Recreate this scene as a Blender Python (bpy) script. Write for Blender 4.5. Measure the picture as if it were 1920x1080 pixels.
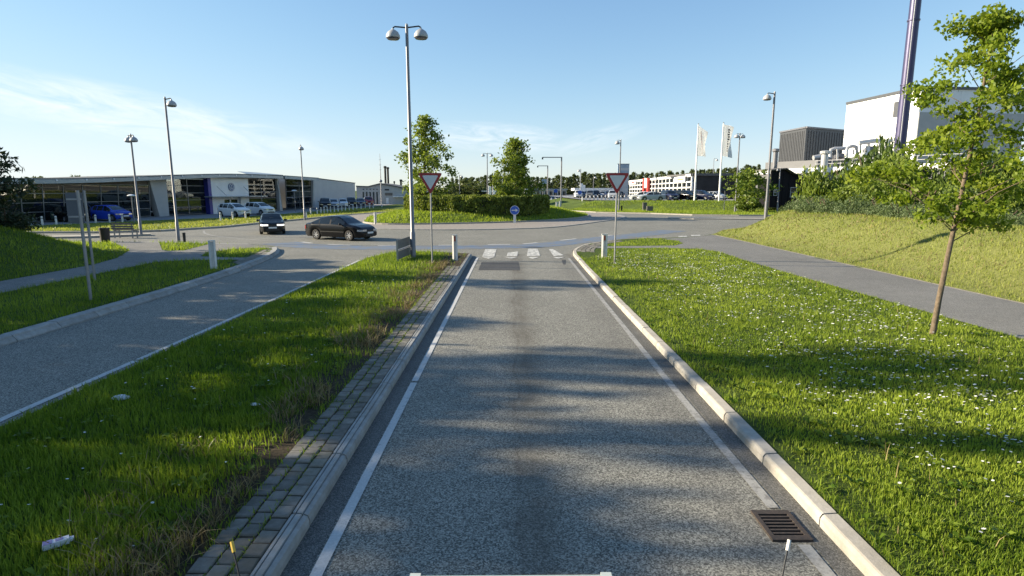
import bpy, bmesh, math, random
import numpy as np
from mathutils import Vector, Matrix
from mathutils.geometry import delaunay_2d_cdt

for o in list(bpy.data.objects):
    bpy.data.objects.remove(o)
SC = bpy.context.scene
COL = SC.collection
R = math.radians

# ------------------------------------------------------------------ camera
FPX = 1080.0                       # focal length in pixels of the 1920 px wide photograph
HORIZON = 357.0
PITCH = math.atan((540 - HORIZON) / FPX)
EYE = 3.0
cam_d = bpy.data.cameras.new('camera')
cam_d.sensor_width = 36.0
cam_d.lens = 36.0 * FPX / 1920.0
cam_d.clip_start = 0.05
cam_d.clip_end = 8000
cam = bpy.data.objects.new('camera', cam_d)
COL.objects.link(cam)
cam.location = (0, 0, EYE)
cam.rotation_euler = (math.pi / 2 - PITCH, 0, 0)
SC.camera = cam

# ------------------------------------------------------------------ sky and sun
SUN_EL = R(21.0)
SUN_AZ = R(-84.0)                  # clockwise from +Y: the sun stands to the left, slightly ahead
sun_dir = Vector((math.sin(SUN_AZ) * math.cos(SUN_EL), math.cos(SUN_AZ) * math.cos(SUN_EL), math.sin(SUN_EL)))
world = bpy.data.worlds.new('World')
SC.world = world
world.use_nodes = True
wn, wl = world.node_tree.nodes, world.node_tree.links
wn.clear()
w_out = wn.new('ShaderNodeOutputWorld')
w_bg = wn.new('ShaderNodeBackground')
w_bg.inputs['Strength'].default_value = 0.09
sky = wn.new('ShaderNodeTexSky')
sky.sky_type = 'NISHITA'
sky.sun_disc = False
sky.sun_elevation = SUN_EL
sky.sun_rotation = SUN_AZ
sky.altitude = 0
sky.air_density = 1.0
sky.dust_density = 0.0
sky.ozone_density = 3.0
# thin cirrus: stretched noise, kept to a belt above the horizon
tc = wn.new('ShaderNodeTexCoord')
def wmath(op, a, b=None, clamp=False):
    n = wn.new('ShaderNodeMath'); n.operation = op; n.use_clamp = clamp
    for i, v in enumerate((a, b)):
        if v is None: continue
        if isinstance(v, (int, float)): n.inputs[i].default_value = v
        else: wl.new(v, n.inputs[i])
    return n.outputs[0]
def cirrus_patch(center, half_w, half_h, tilt, scale, seed, gain):
    """soft elliptical patch of streaky cloud round a sky direction"""
    c = Vector(center).normalized()
    rt = Vector((c.y, -c.x, 0)).normalized()
    up = rt.cross(c).normalized()
    a = math.cos(tilt) * rt + math.sin(tilt) * up
    b = -math.sin(tilt) * rt + math.cos(tilt) * up
    def dot(v):
        n = wn.new('ShaderNodeVectorMath'); n.operation = 'DOT_PRODUCT'
        wl.new(tc.outputs['Generated'], n.inputs[0]); n.inputs[1].default_value = v
        return n.outputs['Value']
    u, v, w = dot(a), dot(b), dot(c)
    fall = wmath('SUBTRACT', 1.0, wmath('ADD', wmath('POWER', wmath('ABSOLUTE', wmath('DIVIDE', u, half_w)), 2),
                                        wmath('POWER', wmath('ABSOLUTE', wmath('DIVIDE', v, half_h)), 2)), True)
    fall = wmath('MULTIPLY', fall, wmath('GREATER_THAN', w, 0.3))
    cv = wn.new('ShaderNodeCombineXYZ')
    wl.new(wmath('MULTIPLY', u, scale), cv.inputs[0])
    wl.new(wmath('MULTIPLY', v, scale * 4.5), cv.inputs[1])
    cv.inputs[2].default_value = seed
    nz = wn.new('ShaderNodeTexNoise')
    nz.inputs['Scale'].default_value = 1.0
    nz.inputs['Detail'].default_value = 9
    nz.inputs['Roughness'].default_value = 0.62
    nz.inputs['Distortion'].default_value = 0.9
    wl.new(cv.outputs[0], nz.inputs['Vector'])
    m = wmath('MULTIPLY', wmath('SUBTRACT', nz.outputs['Fac'], 0.36), 3.2, True)
    return wmath('MULTIPLY', wmath('MULTIPLY', m, fall), gain, True)
def pix_dir(u, v):
    a = (u - 960) / FPX; b = (540 - v) / FPX
    return Vector((a, math.cos(PITCH) + b * math.sin(PITCH), -math.sin(PITCH) + b * math.cos(PITCH)))
CL = [cirrus_patch(pix_dir(250, 218), 0.30, 0.042, R(-9), 9, 3.1, 0.75),
      cirrus_patch(pix_dir(930, 258), 0.14, 0.028, R(-4), 14, 7.7, 0.62),
      cirrus_patch(pix_dir(1120, 262), 0.09, 0.02, R(14), 16, 1.7, 0.35),
      cirrus_patch((-0.2, -1, 0.35), 0.6, 0.08, R(6), 8, 5.5, 0.6),
      cirrus_patch((1, 0.3, 0.4), 0.5, 0.07, R(-5), 8, 9.5, 0.5)]
tot = CL[0]
for c in CL[1:]:
    tot = wmath('MAXIMUM', tot, c)
mixc = wn.new('ShaderNodeMixRGB')
wl.new(tot, mixc.inputs['Fac'])
# soft shoulder: very bright sky rolls off instead of clipping, the same in every direction
sep = wn.new('ShaderNodeSeparateColor'); wl.new(sky.outputs['Color'], sep.inputs[0])
cmb = wn.new('ShaderNodeCombineColor')
for ch in range(3):
    c_ = sep.outputs[ch]
    den = wmath('SQRT', wmath('ADD', 1.0, wmath('POWER', wmath('DIVIDE', c_, 4.9), 2)))
    wl.new(wmath('MULTIPLY', wmath('DIVIDE', c_, den), (1.0, 1.08, 1.18)[ch]), cmb.inputs[ch])
wl.new(cmb.outputs[0], mixc.inputs['Color1'])
mixc.inputs['Color2'].default_value = (5.0, 5.2, 5.4, 1)
wl.new(mixc.outputs['Color'], w_bg.inputs['Color'])
wl.new(w_bg.outputs[0], w_out.inputs['Surface'])

sun_d = bpy.data.lights.new('sun', 'SUN')
sun_d.energy = 5.0
sun_d.angle = R(0.5)
sun_d.color = (1.0, 0.87, 0.66)
sun = bpy.data.objects.new('sun', sun_d)
COL.objects.link(sun)
sun.rotation_euler = (-sun_dir).to_track_quat('-Z', 'Y').to_euler()
sun.location = sun_dir * 100

SC.view_settings.view_transform = 'Standard'
SC.view_settings.look = 'None'
SC.view_settings.exposure = 1.3
SC.view_settings.gamma = 1.0
SC.view_settings.use_curve_mapping = False
SC.render.engine = 'CYCLES'
SC.cycles.use_denoising = True
SC.cycles.max_bounces = 6
SC.cycles.transparent_max_bounces = 10
SC.cycles.caustics_reflective = False
SC.cycles.caustics_refractive = False

# ------------------------------------------------------------------ photo pixel -> place
def ray(u, v):
    return pix_dir(u, v)
def G(u, v, z=0.0):
    """where the pixel's ray meets the level z"""
    d = ray(u, v); t = (z - EYE) / d.z
    return Vector((d.x * t, d.y * t, z))
def D(u, v, depth):
    """point on the pixel's ray at a given distance straight ahead"""
    d = ray(u, v)
    return Vector((0, 0, EYE)) + d * depth
def on_line(u, A, B, z=2.0):
    """parameter along the ground line A-B that lies in the pixel column u at height z"""
    a = (u - 960) / FPX; cp, sp = math.cos(PITCH), math.sin(PITCH)
    # X = a*(Y*cp + (EYE-z)*sp)
    dx, dy = B[0] - A[0], B[1] - A[1]
    return (a * (A[1] * cp + (EYE - z) * sp) - A[0]) / (dx - a * dy * cp)

# ------------------------------------------------------------------ materials
MATS = {}
def new_mat(name):
    m = bpy.data.materials.new(name); m.use_nodes = True
    n = m.node_tree.nodes; n.clear()
    out = n.new('ShaderNodeOutputMaterial'); b = n.new('ShaderNodeBsdfPrincipled')
    m.node_tree.links.new(b.outputs[0], out.inputs[0])
    MATS[name] = m
    return m, n, m.node_tree.links, b, out
def rgb(c):
    return (c[0], c[1], c[2], 1)
def noise(n, l, vec, scale, detail=4, rough=0.55, dist=0.0):
    t = n.new('ShaderNodeTexNoise')
    t.inputs['Scale'].default_value = scale; t.inputs['Detail'].default_value = detail
    t.inputs['Roughness'].default_value = rough; t.inputs['Distortion'].default_value = dist
    if vec is not None: l.new(vec, t.inputs['Vector'])
    return t.outputs['Fac']
def ramp(n, l, fac, stops):
    r = n.new('ShaderNodeValToRGB'); e = r.color_ramp.elements
    while len(e) < len(stops): e.new(0.5)
    for k, (p, c) in enumerate(stops):
        e[k].position = p; e[k].color = rgb(c) if not isinstance(c, (int, float)) else (c, c, c, 1)
    l.new(fac, r.inputs['Fac'])
    return r.outputs['Color']
def mixcol(n, l, fac, a, b, mode='MIX'):
    m = n.new('ShaderNodeMixRGB'); m.blend_type = mode
    for s, v in zip(('Fac', 'Color1', 'Color2'), (fac, a, b)):
        if isinstance(v, (int, float)): m.inputs[s].default_value = v
        elif isinstance(v, tuple): m.inputs[s].default_value = rgb(v)
        else: l.new(v, m.inputs[s])
    return m.outputs[0]
def mth(n, l, op, a, b=None, clamp=False):
    m = n.new('ShaderNodeMath'); m.operation = op; m.use_clamp = clamp
    for i, v in enumerate((a, b)):
        if v is None: continue
        if isinstance(v, (int, float)): m.inputs[i].default_value = v
        else: l.new(v, m.inputs[i])
    return m.outputs[0]
def world_pos(n):
    return n.new('ShaderNodeNewGeometry').outputs['Position']
def bump(n, l, b, height, strength, dist=0.01):
    bp = n.new('ShaderNodeBump'); bp.inputs['Strength'].default_value = strength
    bp.inputs['Distance'].default_value = dist
    l.new(height, bp.inputs['Height']); l.new(bp.outputs[0], b.inputs['Normal'])
def pm(name, c1, c2=None, scale=4.0, rough=0.6, metal=0.0, bmp=0.0, spec=0.5, coat=0.0, dirt=None, each=0.0):
    """principled paint with broad and fine colour variation"""
    m, n, l, b, out = new_mat(name)
    p = world_pos(n)
    if c2 is None: c2 = tuple(x * 0.82 for x in c1)
    f = noise(n, l, p, scale, 6, 0.65)
    col = ramp(n, l, f, [(0.3, c2), (0.7, c1)])
    if dirt:
        f2 = noise(n, l, p, scale * 0.23, 5, 0.7)
        col = mixcol(n, l, ramp(n, l, f2, [(0.45, 0.0), (0.75, 0.7)]), col, dirt)
    if each:      # every piece has its own shade
        oi = n.new('ShaderNodeObjectInfo')
        col = mixcol(n, l, 1.0, col, ramp(n, l, oi.outputs['Random'], [(0.0, 1 - each), (1.0, 1 + each)]), 'MULTIPLY')
    l.new(col, b.inputs['Base Color'])
    b.inputs['Roughness'].default_value = rough
    b.inputs['Metallic'].default_value = metal
    b.inputs['Specular IOR Level'].default_value = spec
    b.inputs['Coat Weight'].default_value = coat
    b.inputs['Coat Roughness'].default_value = 0.04
    if bmp: bump(n, l, b, noise(n, l, p, scale * 6, 5, 0.7), bmp, 0.01)
    return m
def leaf_mat(name, dark, light, trans=0.35, rough=0.5, thru=(1.0, 1.0, 0.55)):
    """leaf or blade: colour spread by the 'tone' attribute, some light passing through"""
    m, n, l, b, out = new_mat(name)
    at = n.new('ShaderNodeAttribute'); at.attribute_name = 'tone'
    col = ramp(n, l, at.outputs['Fac'], [(0.0, dark), (1.0, light)])
    l.new(col, b.inputs['Base Color'])
    b.inputs['Roughness'].default_value = rough
    b.inputs['Specular IOR Level'].default_value = 0.25
    tr = n.new('ShaderNodeBsdfTranslucent')
    l.new(mixcol(n, l, 1.0, col, thru, 'MULTIPLY'), tr.inputs['Color'])
    mx = n.new('ShaderNodeMixShader'); mx.inputs[0].default_value = trans
    l.new(b.outputs[0], mx.inputs[1]); l.new(tr.outputs[0], mx.inputs[2])
    l.new(mx.outputs[0], out.inputs[0])
    return m

def asphalt(name, lo, hi, grain=42.0, stain=True, tint=(1, 1, 1)):
    m, n, l, b, out = new_mat(name)
    p = world_pos(n)
    v = n.new('ShaderNodeTexVoronoi'); v.inputs['Scale'].default_value = grain
    l.new(p, v.inputs['Vector'])
    sp = n.new('ShaderNodeSeparateColor'); l.new(v.outputs['Color'], sp.inputs[0])
    fine = noise(n, l, p, grain * 2.2, 3, 0.7)
    g = mth(n, l, 'ADD', mth(n, l, 'MULTIPLY', sp.outputs[0], 0.75), mth(n, l, 'MULTIPLY', fine, 0.4))
    col = ramp(n, l, g, [(0.28, tuple(lo * t for t in tint)), (0.62, tuple((lo + hi) * .45 * t for t in tint)), (0.95, tuple(hi * t for t in tint))])
    broad = noise(n, l, p, 0.35, 6, 0.6)
    col = mixcol(n, l, 1.0, col, ramp(n, l, broad, [(0.3, 0.86), (0.7, 1.1)]), 'MULTIPLY')
    mid = noise(n, l, p, 2.3, 5, 0.65)
    col = mixcol(n, l, 1.0, col, ramp(n, l, mid, [(0.3, 0.9), (0.7, 1.07)]), 'MULTIPLY')
    if stain:      # dark drip line and worn wheel tracks along the entry lane
        sx = n.new('ShaderNodeSeparateXYZ'); l.new(p, sx.inputs[0])
        wob = mth(n, l, 'MULTIPLY', mth(n, l, 'SUBTRACT', noise(n, l, p, 0.5, 4), 0.5), 0.5)
        xx = mth(n, l, 'ADD', sx.outputs[0], wob)
        def band(c, w):
            d = mth(n, l, 'DIVIDE', mth(n, l, 'ABSOLUTE', mth(n, l, 'SUBTRACT', xx, c)), w)
            return mth(n, l, 'SUBTRACT', 1.0, d, True)
        inlane = mth(n, l, 'LESS_THAN', sx.outputs[1], 27.5)
        pat = ramp(n, l, noise(n, l, p, 0.8, 5, 0.7), [(0.35, 0.25), (0.65, 1.0)])
        s = mth(n, l, 'MULTIPLY', mth(n, l, 'MULTIPLY', band(0.24, 0.42), pat), inlane)
        col = mixcol(n, l, mth(n, l, 'MULTIPLY', s, 0.8), col, (lo * 1.05, lo * 0.92, lo * 0.72))
        s2 = mth(n, l, 'MULTIPLY', band(2.15, 0.5), inlane)
        col = mixcol(n, l, mth(n, l, 'MULTIPLY', s2, 0.25), col, (lo * 1.1, lo, lo * 0.9))
        for gx_, gw_ in ((-1.74, 0.14), (2.64, 0.2)):      # dirt gathered in the gutters
            sg_ = mth(n, l, 'MULTIPLY', mth(n, l, 'MULTIPLY', band(gx_, gw_), pat), inlane)
            col = mixcol(n, l, mth(n, l, 'MULTIPLY', sg_, 0.6), col, (0.085, 0.072, 0.052))
        s3 = mth(n, l, 'MULTIPLY', band(0.07, 0.05), mth(n, l, 'MULTIPLY', inlane, pat))
        col = mixcol(n, l, mth(n, l, 'MULTIPLY', s3, 0.45), col, (lo * .8, lo * .6, lo * .45))
    l.new(col, b.inputs['Base Color'])
    b.inputs['Roughness'].default_value = 0.82
    b.inputs['Specular IOR Level'].default_value = 0.3
    bump(n, l, b, g, 0.55, 0.006)
    return m
asphalt('asphalt', 0.085, 0.40, 78, True, (1.0, 0.965, 0.82))
asphalt('asphalt_ring', 0.11, 0.34, 60, False, (1.0, 0.97, 0.83))
asphalt('dark_patch', 0.045, 0.10, 60, False)
asphalt('gutter_asphalt', 0.07, 0.21, 110, False, (1.0, 0.97, 0.88))
asphalt('path_asphalt', 0.12, 0.30, 80, False, (1, 0.96, 0.87))
asphalt('lot_paving', 0.2, 0.34, 30, False)

def paint_marking(name, c, under=(0.1, 0.1, 0.1), wear=0.5, scale=9.0):
    m, n, l, b, out = new_mat(name)
    p = world_pos(n)
    w = ramp(n, l, noise(n, l, p, scale, 8, 0.75), [(wear - 0.06, 0.0), (wear + 0.08, 1.0)])
    f = ramp(n, l, noise(n, l, p, 45, 3, 0.7), [(0.3, 0.75), (0.7, 1.0)])
    col = mixcol(n, l, 1.0, mixcol(n, l, w, under, c), f, 'MULTIPLY')
    l.new(col, b.inputs['Base Color']); b.inputs['Roughness'].default_value = 0.7
    return m
paint_marking('line_paint', (0.52, 0.52, 0.50), (0.22, 0.22, 0.21), 0.36)
paint_marking('line_paint_worn', (0.36, 0.35, 0.32), (0.19, 0.18, 0.165), 0.44)
paint_marking('crossing_paint', (0.66, 0.65, 0.60), (0.2, 0.2, 0.19), 0.47, 5.0)
paint_marking('blue_surface', (0.12, 0.175, 0.265), (0.17, 0.175, 0.175), 0.5, 1.6)

# ground under the grass: soil with thatch and moss
def soil(name, a, b_, c):
    m, n, l, b, out = new_mat(name)
    p = world_pos(n)
    col = ramp(n, l, noise(n, l, p, 14, 8, 0.75), [(0.3, a), (0.55, b_), (0.75, c)])
    col = mixcol(n, l, 1.0, col, ramp(n, l, noise(n, l, p, 0.5, 5, 0.6), [(0.3, 0.75), (0.7, 1.2)]), 'MULTIPLY')
    l.new(col, b.inputs['Base Color']); b.inputs['Roughness'].default_value = 0.95
    b.inputs['Specular IOR Level'].default_value = 0.1
    bump(n, l, b, noise(n, l, p, 30, 6, 0.8), 0.9, 0.04)
    return m
soil('lawn_soil', (0.035, 0.055, 0.012), (0.075, 0.115, 0.02), (0.12, 0.155, 0.035))
soil('bank_soil', (0.07, 0.085, 0.03), (0.13, 0.15, 0.045), (0.2, 0.19, 0.08))
soil('bare_soil', (0.035, 0.03, 0.022), (0.06, 0.05, 0.035), (0.05, 0.065, 0.025))
soil('far_grass', (0.05, 0.075, 0.018), (0.1, 0.14, 0.03), (0.15, 0.18, 0.05))

def verge_soil():
    """soil of the right verge: dark under the lawn, pale thatch on the unmown bank"""
    m, n, l, b, out = new_mat('verge_soil')
    p = world_pos(n)
    f = noise(n, l, p, 14, 8, 0.75)
    lawn = ramp(n, l, f, [(0.3, (0.03, 0.04, 0.012)), (0.55, (0.07, 0.105, 0.02)), (0.75, (0.11, 0.145, 0.035))])
    bank = ramp(n, l, f, [(0.3, (0.12, 0.14, 0.04)), (0.55, (0.22, 0.23, 0.07)), (0.75, (0.32, 0.29, 0.12))])
    sx = n.new('ShaderNodeSeparateXYZ'); l.new(p, sx.inputs[0])
    col = mixcol(n, l, mth(n, l, 'GREATER_THAN', sx.outputs[0], 13.2), lawn, bank)
    l.new(col, b.inputs['Base Color']); b.inputs['Roughness'].default_value = 0.95
    b.inputs['Specular IOR Level'].default_value = 0.1
    bump(n, l, b, noise(n, l, p, 30, 6, 0.8), 0.9, 0.04)
verge_soil()
def island_soil():
    """island soil: green thatch, bare brown earth with dead leaves beside the pavers"""
    m, n, l, b, out = new_mat('island_soil')
    p = world_pos(n)
    f = noise(n, l, p, 16, 8, 0.75)
    lawn = ramp(n, l, f, [(0.3, (0.035, 0.055, 0.012)), (0.55, (0.075, 0.115, 0.02)), (0.75, (0.12, 0.155, 0.035))])
    bare = ramp(n, l, f, [(0.3, (0.03, 0.025, 0.018)), (0.55, (0.075, 0.06, 0.04)), (0.75, (0.14, 0.115, 0.07))])
    sx = n.new('ShaderNodeSeparateXYZ'); l.new(p, sx.inputs[0])
    e = mth(n, l, 'ADD', sx.outputs[0], mth(n, l, 'MULTIPLY', noise(n, l, p, 1.4, 5, 0.7), 1.3))
    k = mth(n, l, 'MULTIPLY', mth(n, l, 'ADD', e, 2.75), 3.0, True)
    l.new(mixcol(n, l, k, lawn, bare), b.inputs['Base Color']); b.inputs['Roughness'].default_value = 0.95
    b.inputs['Specular IOR Level'].default_value = 0.1
    bump(n, l, b, noise(n, l, p, 30, 6, 0.8), 0.9, 0.04)
island_soil()
leaf_mat('blade', (0.08, 0.155, 0.010), (0.38, 0.46, 0.06), 0.5)
leaf_mat('blade_bank', (0.17, 0.225, 0.035), (0.44, 0.45, 0.12), 0.45)
leaf_mat('straw', (0.10, 0.075, 0.035), (0.33, 0.26, 0.13), 0.2)
leaf_mat('leaf_oak', (0.10, 0.17, 0.010), (0.34, 0.40, 0.045), 0.55)
leaf_mat('leaf_maple', (0.085, 0.135, 0.02), (0.29, 0.35, 0.06), 0.5)
leaf_mat('leaf_dark', (0.035, 0.07, 0.015), (0.13, 0.18, 0.04), 0.35)
leaf_mat('leaf_bush', (0.07, 0.12, 0.016), (0.25, 0.31, 0.05), 0.45)
leaf_mat('leaf_juniper', (0.06, 0.095, 0.04), (0.20, 0.26, 0.11), 0.3)
leaf_mat('needle', (0.012, 0.022, 0.012), (0.05, 0.075, 0.03), 0.15)
leaf_mat('leaf_far', (0.05, 0.07, 0.028), (0.15, 0.18, 0.065), 0.4)
leaf_mat('leaf_hedge', (0.03, 0.06, 0.008), (0.26, 0.30, 0.05), 0.35)
leaf_mat('petal', (0.6, 0.6, 0.58), (0.85, 0.85, 0.82), 0.2)
leaf_mat('blossom', (0.4, 0.42, 0.3), (0.7, 0.7, 0.55), 0.2)

pm('bark', (0.17, 0.12, 0.08), (0.06, 0.04, 0.03), 18, 0.9, bmp=0.8)
pm('bark_pale', (0.20, 0.15, 0.10), (0.08, 0.06, 0.04), 16, 0.9, bmp=0.8)
pm('concrete', (0.43, 0.40, 0.35), (0.29, 0.265, 0.225), 6, 0.85, bmp=0.35, dirt=(0.30, 0.27, 0.21), each=0.1)
pm('concrete_grey', (0.36, 0.36, 0.34), (0.24, 0.235, 0.22), 7, 0.85, bmp=0.35, dirt=(0.2, 0.18, 0.14), each=0.1)
pm('paver', (0.215, 0.195, 0.165), (0.115, 0.105, 0.085), 9, 0.9, bmp=0.4, dirt=(0.09, 0.09, 0.055), each=0.28)
pm('sett', (0.34, 0.30, 0.26), (0.16, 0.145, 0.13), 7, 0.85, bmp=0.6)
pm('galvanised', (0.32, 0.32, 0.33), (0.24, 0.24, 0.25), 5, 0.45, 0.4)
pm('pole_grey', (0.20, 0.20, 0.215), (0.15, 0.15, 0.165), 3, 0.45, 0.3)
pm('lamp_grey', (0.45, 0.45, 0.44), (0.36, 0.36, 0.36), 3, 0.45, 0.1)
pm('lamp_glass', (0.13, 0.13, 0.17), (0.08, 0.08, 0.11), 3, 0.15)
pm('sign_back', (0.21, 0.22, 0.245), (0.17, 0.18, 0.2), 3, 0.5, 0.4)
pm('sign_red', (0.36, 0.018, 0.022), (0.28, 0.014, 0.018), 5, 0.4)
pm('sign_white', (0.66, 0.66, 0.66), (0.56, 0.56, 0.57), 5, 0.4)
pm('sign_blue', (0.02, 0.10, 0.48), (0.018, 0.085, 0.4), 5, 0.4)
pm('post_white', (0.76, 0.75, 0.72), (0.62, 0.6, 0.56), 6, 0.5, dirt=(0.4, 0.38, 0.33))
pm('reflector_red', (0.45, 0.10, 0.05), (0.35, 0.07, 0.04), 6, 0.35)
pm('white_wall', (0.80, 0.80, 0.79), (0.74, 0.74, 0.74), 0.6, 0.6)
pm('white_paint', (0.78, 0.78, 0.78), (0.70, 0.70, 0.70), 1.5, 0.5)
pm('grey_wall', (0.50, 0.50, 0.49), (0.44, 0.44, 0.44), 0.8, 0.75)
pm('pale_wall', (0.44, 0.435, 0.42), (0.37, 0.37, 0.36), 0.8, 0.7)
pm('fascia', (0.33, 0.37, 0.40), (0.28, 0.32, 0.35), 1.0, 0.4, 0.3)
pm('soffit', (0.17, 0.15, 0.13), (0.12, 0.11, 0.1), 2.0, 0.8)
pm('roofing', (0.12, 0.12, 0.12), (0.08, 0.08, 0.085), 1.5, 0.8)
pm('mullion', (0.20, 0.215, 0.23), (0.16, 0.17, 0.185), 2, 0.4, 0.4)
pm('mullion_white', (0.78, 0.78, 0.76), (0.72, 0.72, 0.70), 2, 0.4)
pm('portal_blue', (0.03, 0.035, 0.26), (0.025, 0.03, 0.2), 2, 0.4)
pm('logo_blue', (0.012, 0.07, 0.22), (0.01, 0.055, 0.17), 5, 0.35)
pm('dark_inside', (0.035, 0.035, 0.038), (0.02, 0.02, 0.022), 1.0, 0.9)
pm('inside_floor', (0.16, 0.16, 0.15), (0.12, 0.12, 0.12), 1.0, 0.5)
pm('cladding', (0.095, 0.098, 0.105), (0.08, 0.082, 0.088), 0.8, 0.45, 0.3)
pm('steel_pipe', (0.5, 0.5, 0.49), (0.4, 0.4, 0.4), 2, 0.35, 0.35)
pm('chimney_steel', (0.06, 0.055, 0.12), (0.048, 0.044, 0.098), 1.0, 0.4, 0.3)
pm('black_wood', (0.012, 0.011, 0.014), (0.007, 0.007, 0.009), 6, 0.8, spec=0.15)
pm('chimney_black', (0.022, 0.020, 0.02), (0.014, 0.013, 0.013), 4, 0.6)
pm('banner_red', (0.55, 0.05, 0.035), (0.48, 0.04, 0.03), 2, 0.5)
pm('banner_yellow', (0.55, 0.42, 0.06), (0.5, 0.38, 0.05), 2, 0.5)
leaf_mat('flag_cloth', (0.86, 0.86, 0.86), (0.88, 0.88, 0.88), 0.45, thru=(1.0, 1.0, 0.97))
pm('flag_ink', (0.03, 0.03, 0.035), None, 3, 0.8)
pm('flag_red', (0.40, 0.10, 0.08), None, 3, 0.8)
pm('bench_wood', (0.13, 0.12, 0.11), (0.08, 0.075, 0.07), 8, 0.8)
pm('bin_brown', (0.035, 0.022, 0.02), (0.022, 0.015, 0.014), 8, 0.6)
pm('black_plastic', (0.016, 0.016, 0.017), (0.011, 0.011, 0.012), 8, 0.5)
pm('cast_iron', (0.085, 0.062, 0.048), (0.035, 0.03, 0.027), 30, 0.7, 0.3, bmp=0.4)
pm('pit_black', (0.004, 0.004, 0.004), None, 8, 0.9)
pm('rubber', (0.014, 0.014, 0.014), (0.009, 0.009, 0.009), 8, 0.75)
pm('rim_silver', (0.55, 0.55, 0.56), (0.45, 0.45, 0.47), 8, 0.3, 0.7)
pm('plate_white', (0.75, 0.75, 0.74), (0.68, 0.68, 0.67), 8, 0.4)
pm('tail_red', (0.40, 0.03, 0.02), (0.33, 0.02, 0.015), 6, 0.15, coat=0.8)
pm('headlight', (0.62, 0.64, 0.66), (0.5, 0.52, 0.55), 12, 0.06, 0.6, coat=1.0)
m_, n_, l_, b_, o_ = new_mat('headlight_lit')
b_.inputs['Base Color'].default_value = (0.8, 0.8, 0.8, 1); b_.inputs['Roughness'].default_value = 0.1
b_.inputs['Emission Color'].default_value = (1.0, 0.95, 0.85, 1); b_.inputs['Emission Strength'].default_value = 0.6
pm('litter_white', (0.70, 0.70, 0.70), (0.55, 0.55, 0.6), 25, 0.6)
pm('litter_print', (0.28, 0.24, 0.42), (0.22, 0.18, 0.34), 25, 0.6)
pm('yellow_cap', (0.62, 0.42, 0.06), (0.5, 0.33, 0.04), 20, 0.4)
pm('truck_white', (0.46, 0.50, 0.46), (0.40, 0.44, 0.40), 6, 0.35, coat=0.4)
pm('pylon_blue', (0.28, 0.36, 0.45), (0.22, 0.30, 0.39), 1, 0.4)
pm('pylon_grey', (0.42, 0.45, 0.48), (0.36, 0.39, 0.42), 1, 0.4)
pm('sign_back_dark', (0.105, 0.115, 0.135), (0.085, 0.093, 0.11), 3, 0.5, 0.2)
pm('barrier_grey', (0.17, 0.165, 0.155), (0.12, 0.115, 0.11), 12, 0.7)
def car_paint(name, c, metal=0.0):
    pm(name, c, tuple(x * 0.92 for x in c), 2.0, 0.25, metal, spec=0.22, coat=0.15)
for nm, c in (('black', (0.004, 0.004, 0.005)), ('white', (0.68, 0.68, 0.67)), ('silver', (0.42, 0.44, 0.46)),
              ('blue', (0.02, 0.06, 0.42)), ('navy', (0.02, 0.025, 0.06)), ('red', (0.30, 0.02, 0.03)),
              ('grey', (0.12, 0.125, 0.13)), ('green', (0.03, 0.055, 0.05)), ('slate', (0.05, 0.065, 0.11))):
    car_paint('car_' + nm, c)

def glass_mat(name, tint, thru, refl_rough=0.02):
    """window glass: a mirror-like coat over a tinted, partly clear pane"""
    m, n, l, b, out = new_mat(name)
    n.remove(b)
    tr = n.new('ShaderNodeBsdfTransparent'); tr.inputs[0].default_value = rgb(tint)
    df = n.new('ShaderNodeBsdfDiffuse'); df.inputs[0].default_value = (0.02, 0.025, 0.028, 1)
    gl = n.new('ShaderNodeBsdfGlossy'); gl.inputs['Roughness'].default_value = refl_rough
    gl.inputs['Color'].default_value = (0.9, 0.95, 0.97, 1)
    m1 = n.new('ShaderNodeMixShader'); m1.inputs[0].default_value = thru
    l.new(df.outputs[0], m1.inputs[1]); l.new(tr.outputs[0], m1.inputs[2])
    fr = n.new('ShaderNodeFresnel'); fr.inputs[0].default_value = 1.38
    m2 = n.new('ShaderNodeMixShader')
    l.new(mth(n, l, 'ADD', fr.outputs[0], 0.03, True), m2.inputs[0])
    l.new(m1.outputs[0], m2.inputs[1]); l.new(gl.outputs[0], m2.inputs[2])
    l.new(m2.outputs[0], out.inputs[0])
    return m
glass_mat('shop_glass', (0.55, 0.62, 0.6), 0.6)
glass_mat('car_glass', (0.35, 0.4, 0.4), 0.45)

# ------------------------------------------------------------------ mesh helpers
def link(name, me, mat=None, parent=None, loc=None, rot=None):
    o = bpy.data.objects.new(name, me)
    COL.objects.link(o)
    if mat and me is not None and len(me.materials) == 0:
        me.materials.append(MATS[mat])
    if parent is not None: o.parent = parent
    if loc is not None: o.location = loc
    if rot is not None: o.rotation_euler = rot
    return o
def tag(o, label=None, cat=None, group=None, kind=None):
    if label: o['label'] = label
    if cat: o['category'] = cat
    if group: o['group'] = group
    if kind: o['kind'] = kind
    return o
def thing(name, label, cat, loc=(0, 0, 0), rz=0.0, group=None):
    o = bpy.data.objects.new(name, None)
    o.empty_display_size = 0.3
    COL.objects.link(o)
    o.location = loc; o.rotation_euler = (0, 0, rz)
    return tag(o, label, cat, group)
def copy_tree(o, parent=None):
    c = o.copy(); COL.objects.link(c)
    if parent is not None: c.parent = parent
    for ch in [q for q in o.children]:
        copy_tree(ch, c)
    return c

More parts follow.
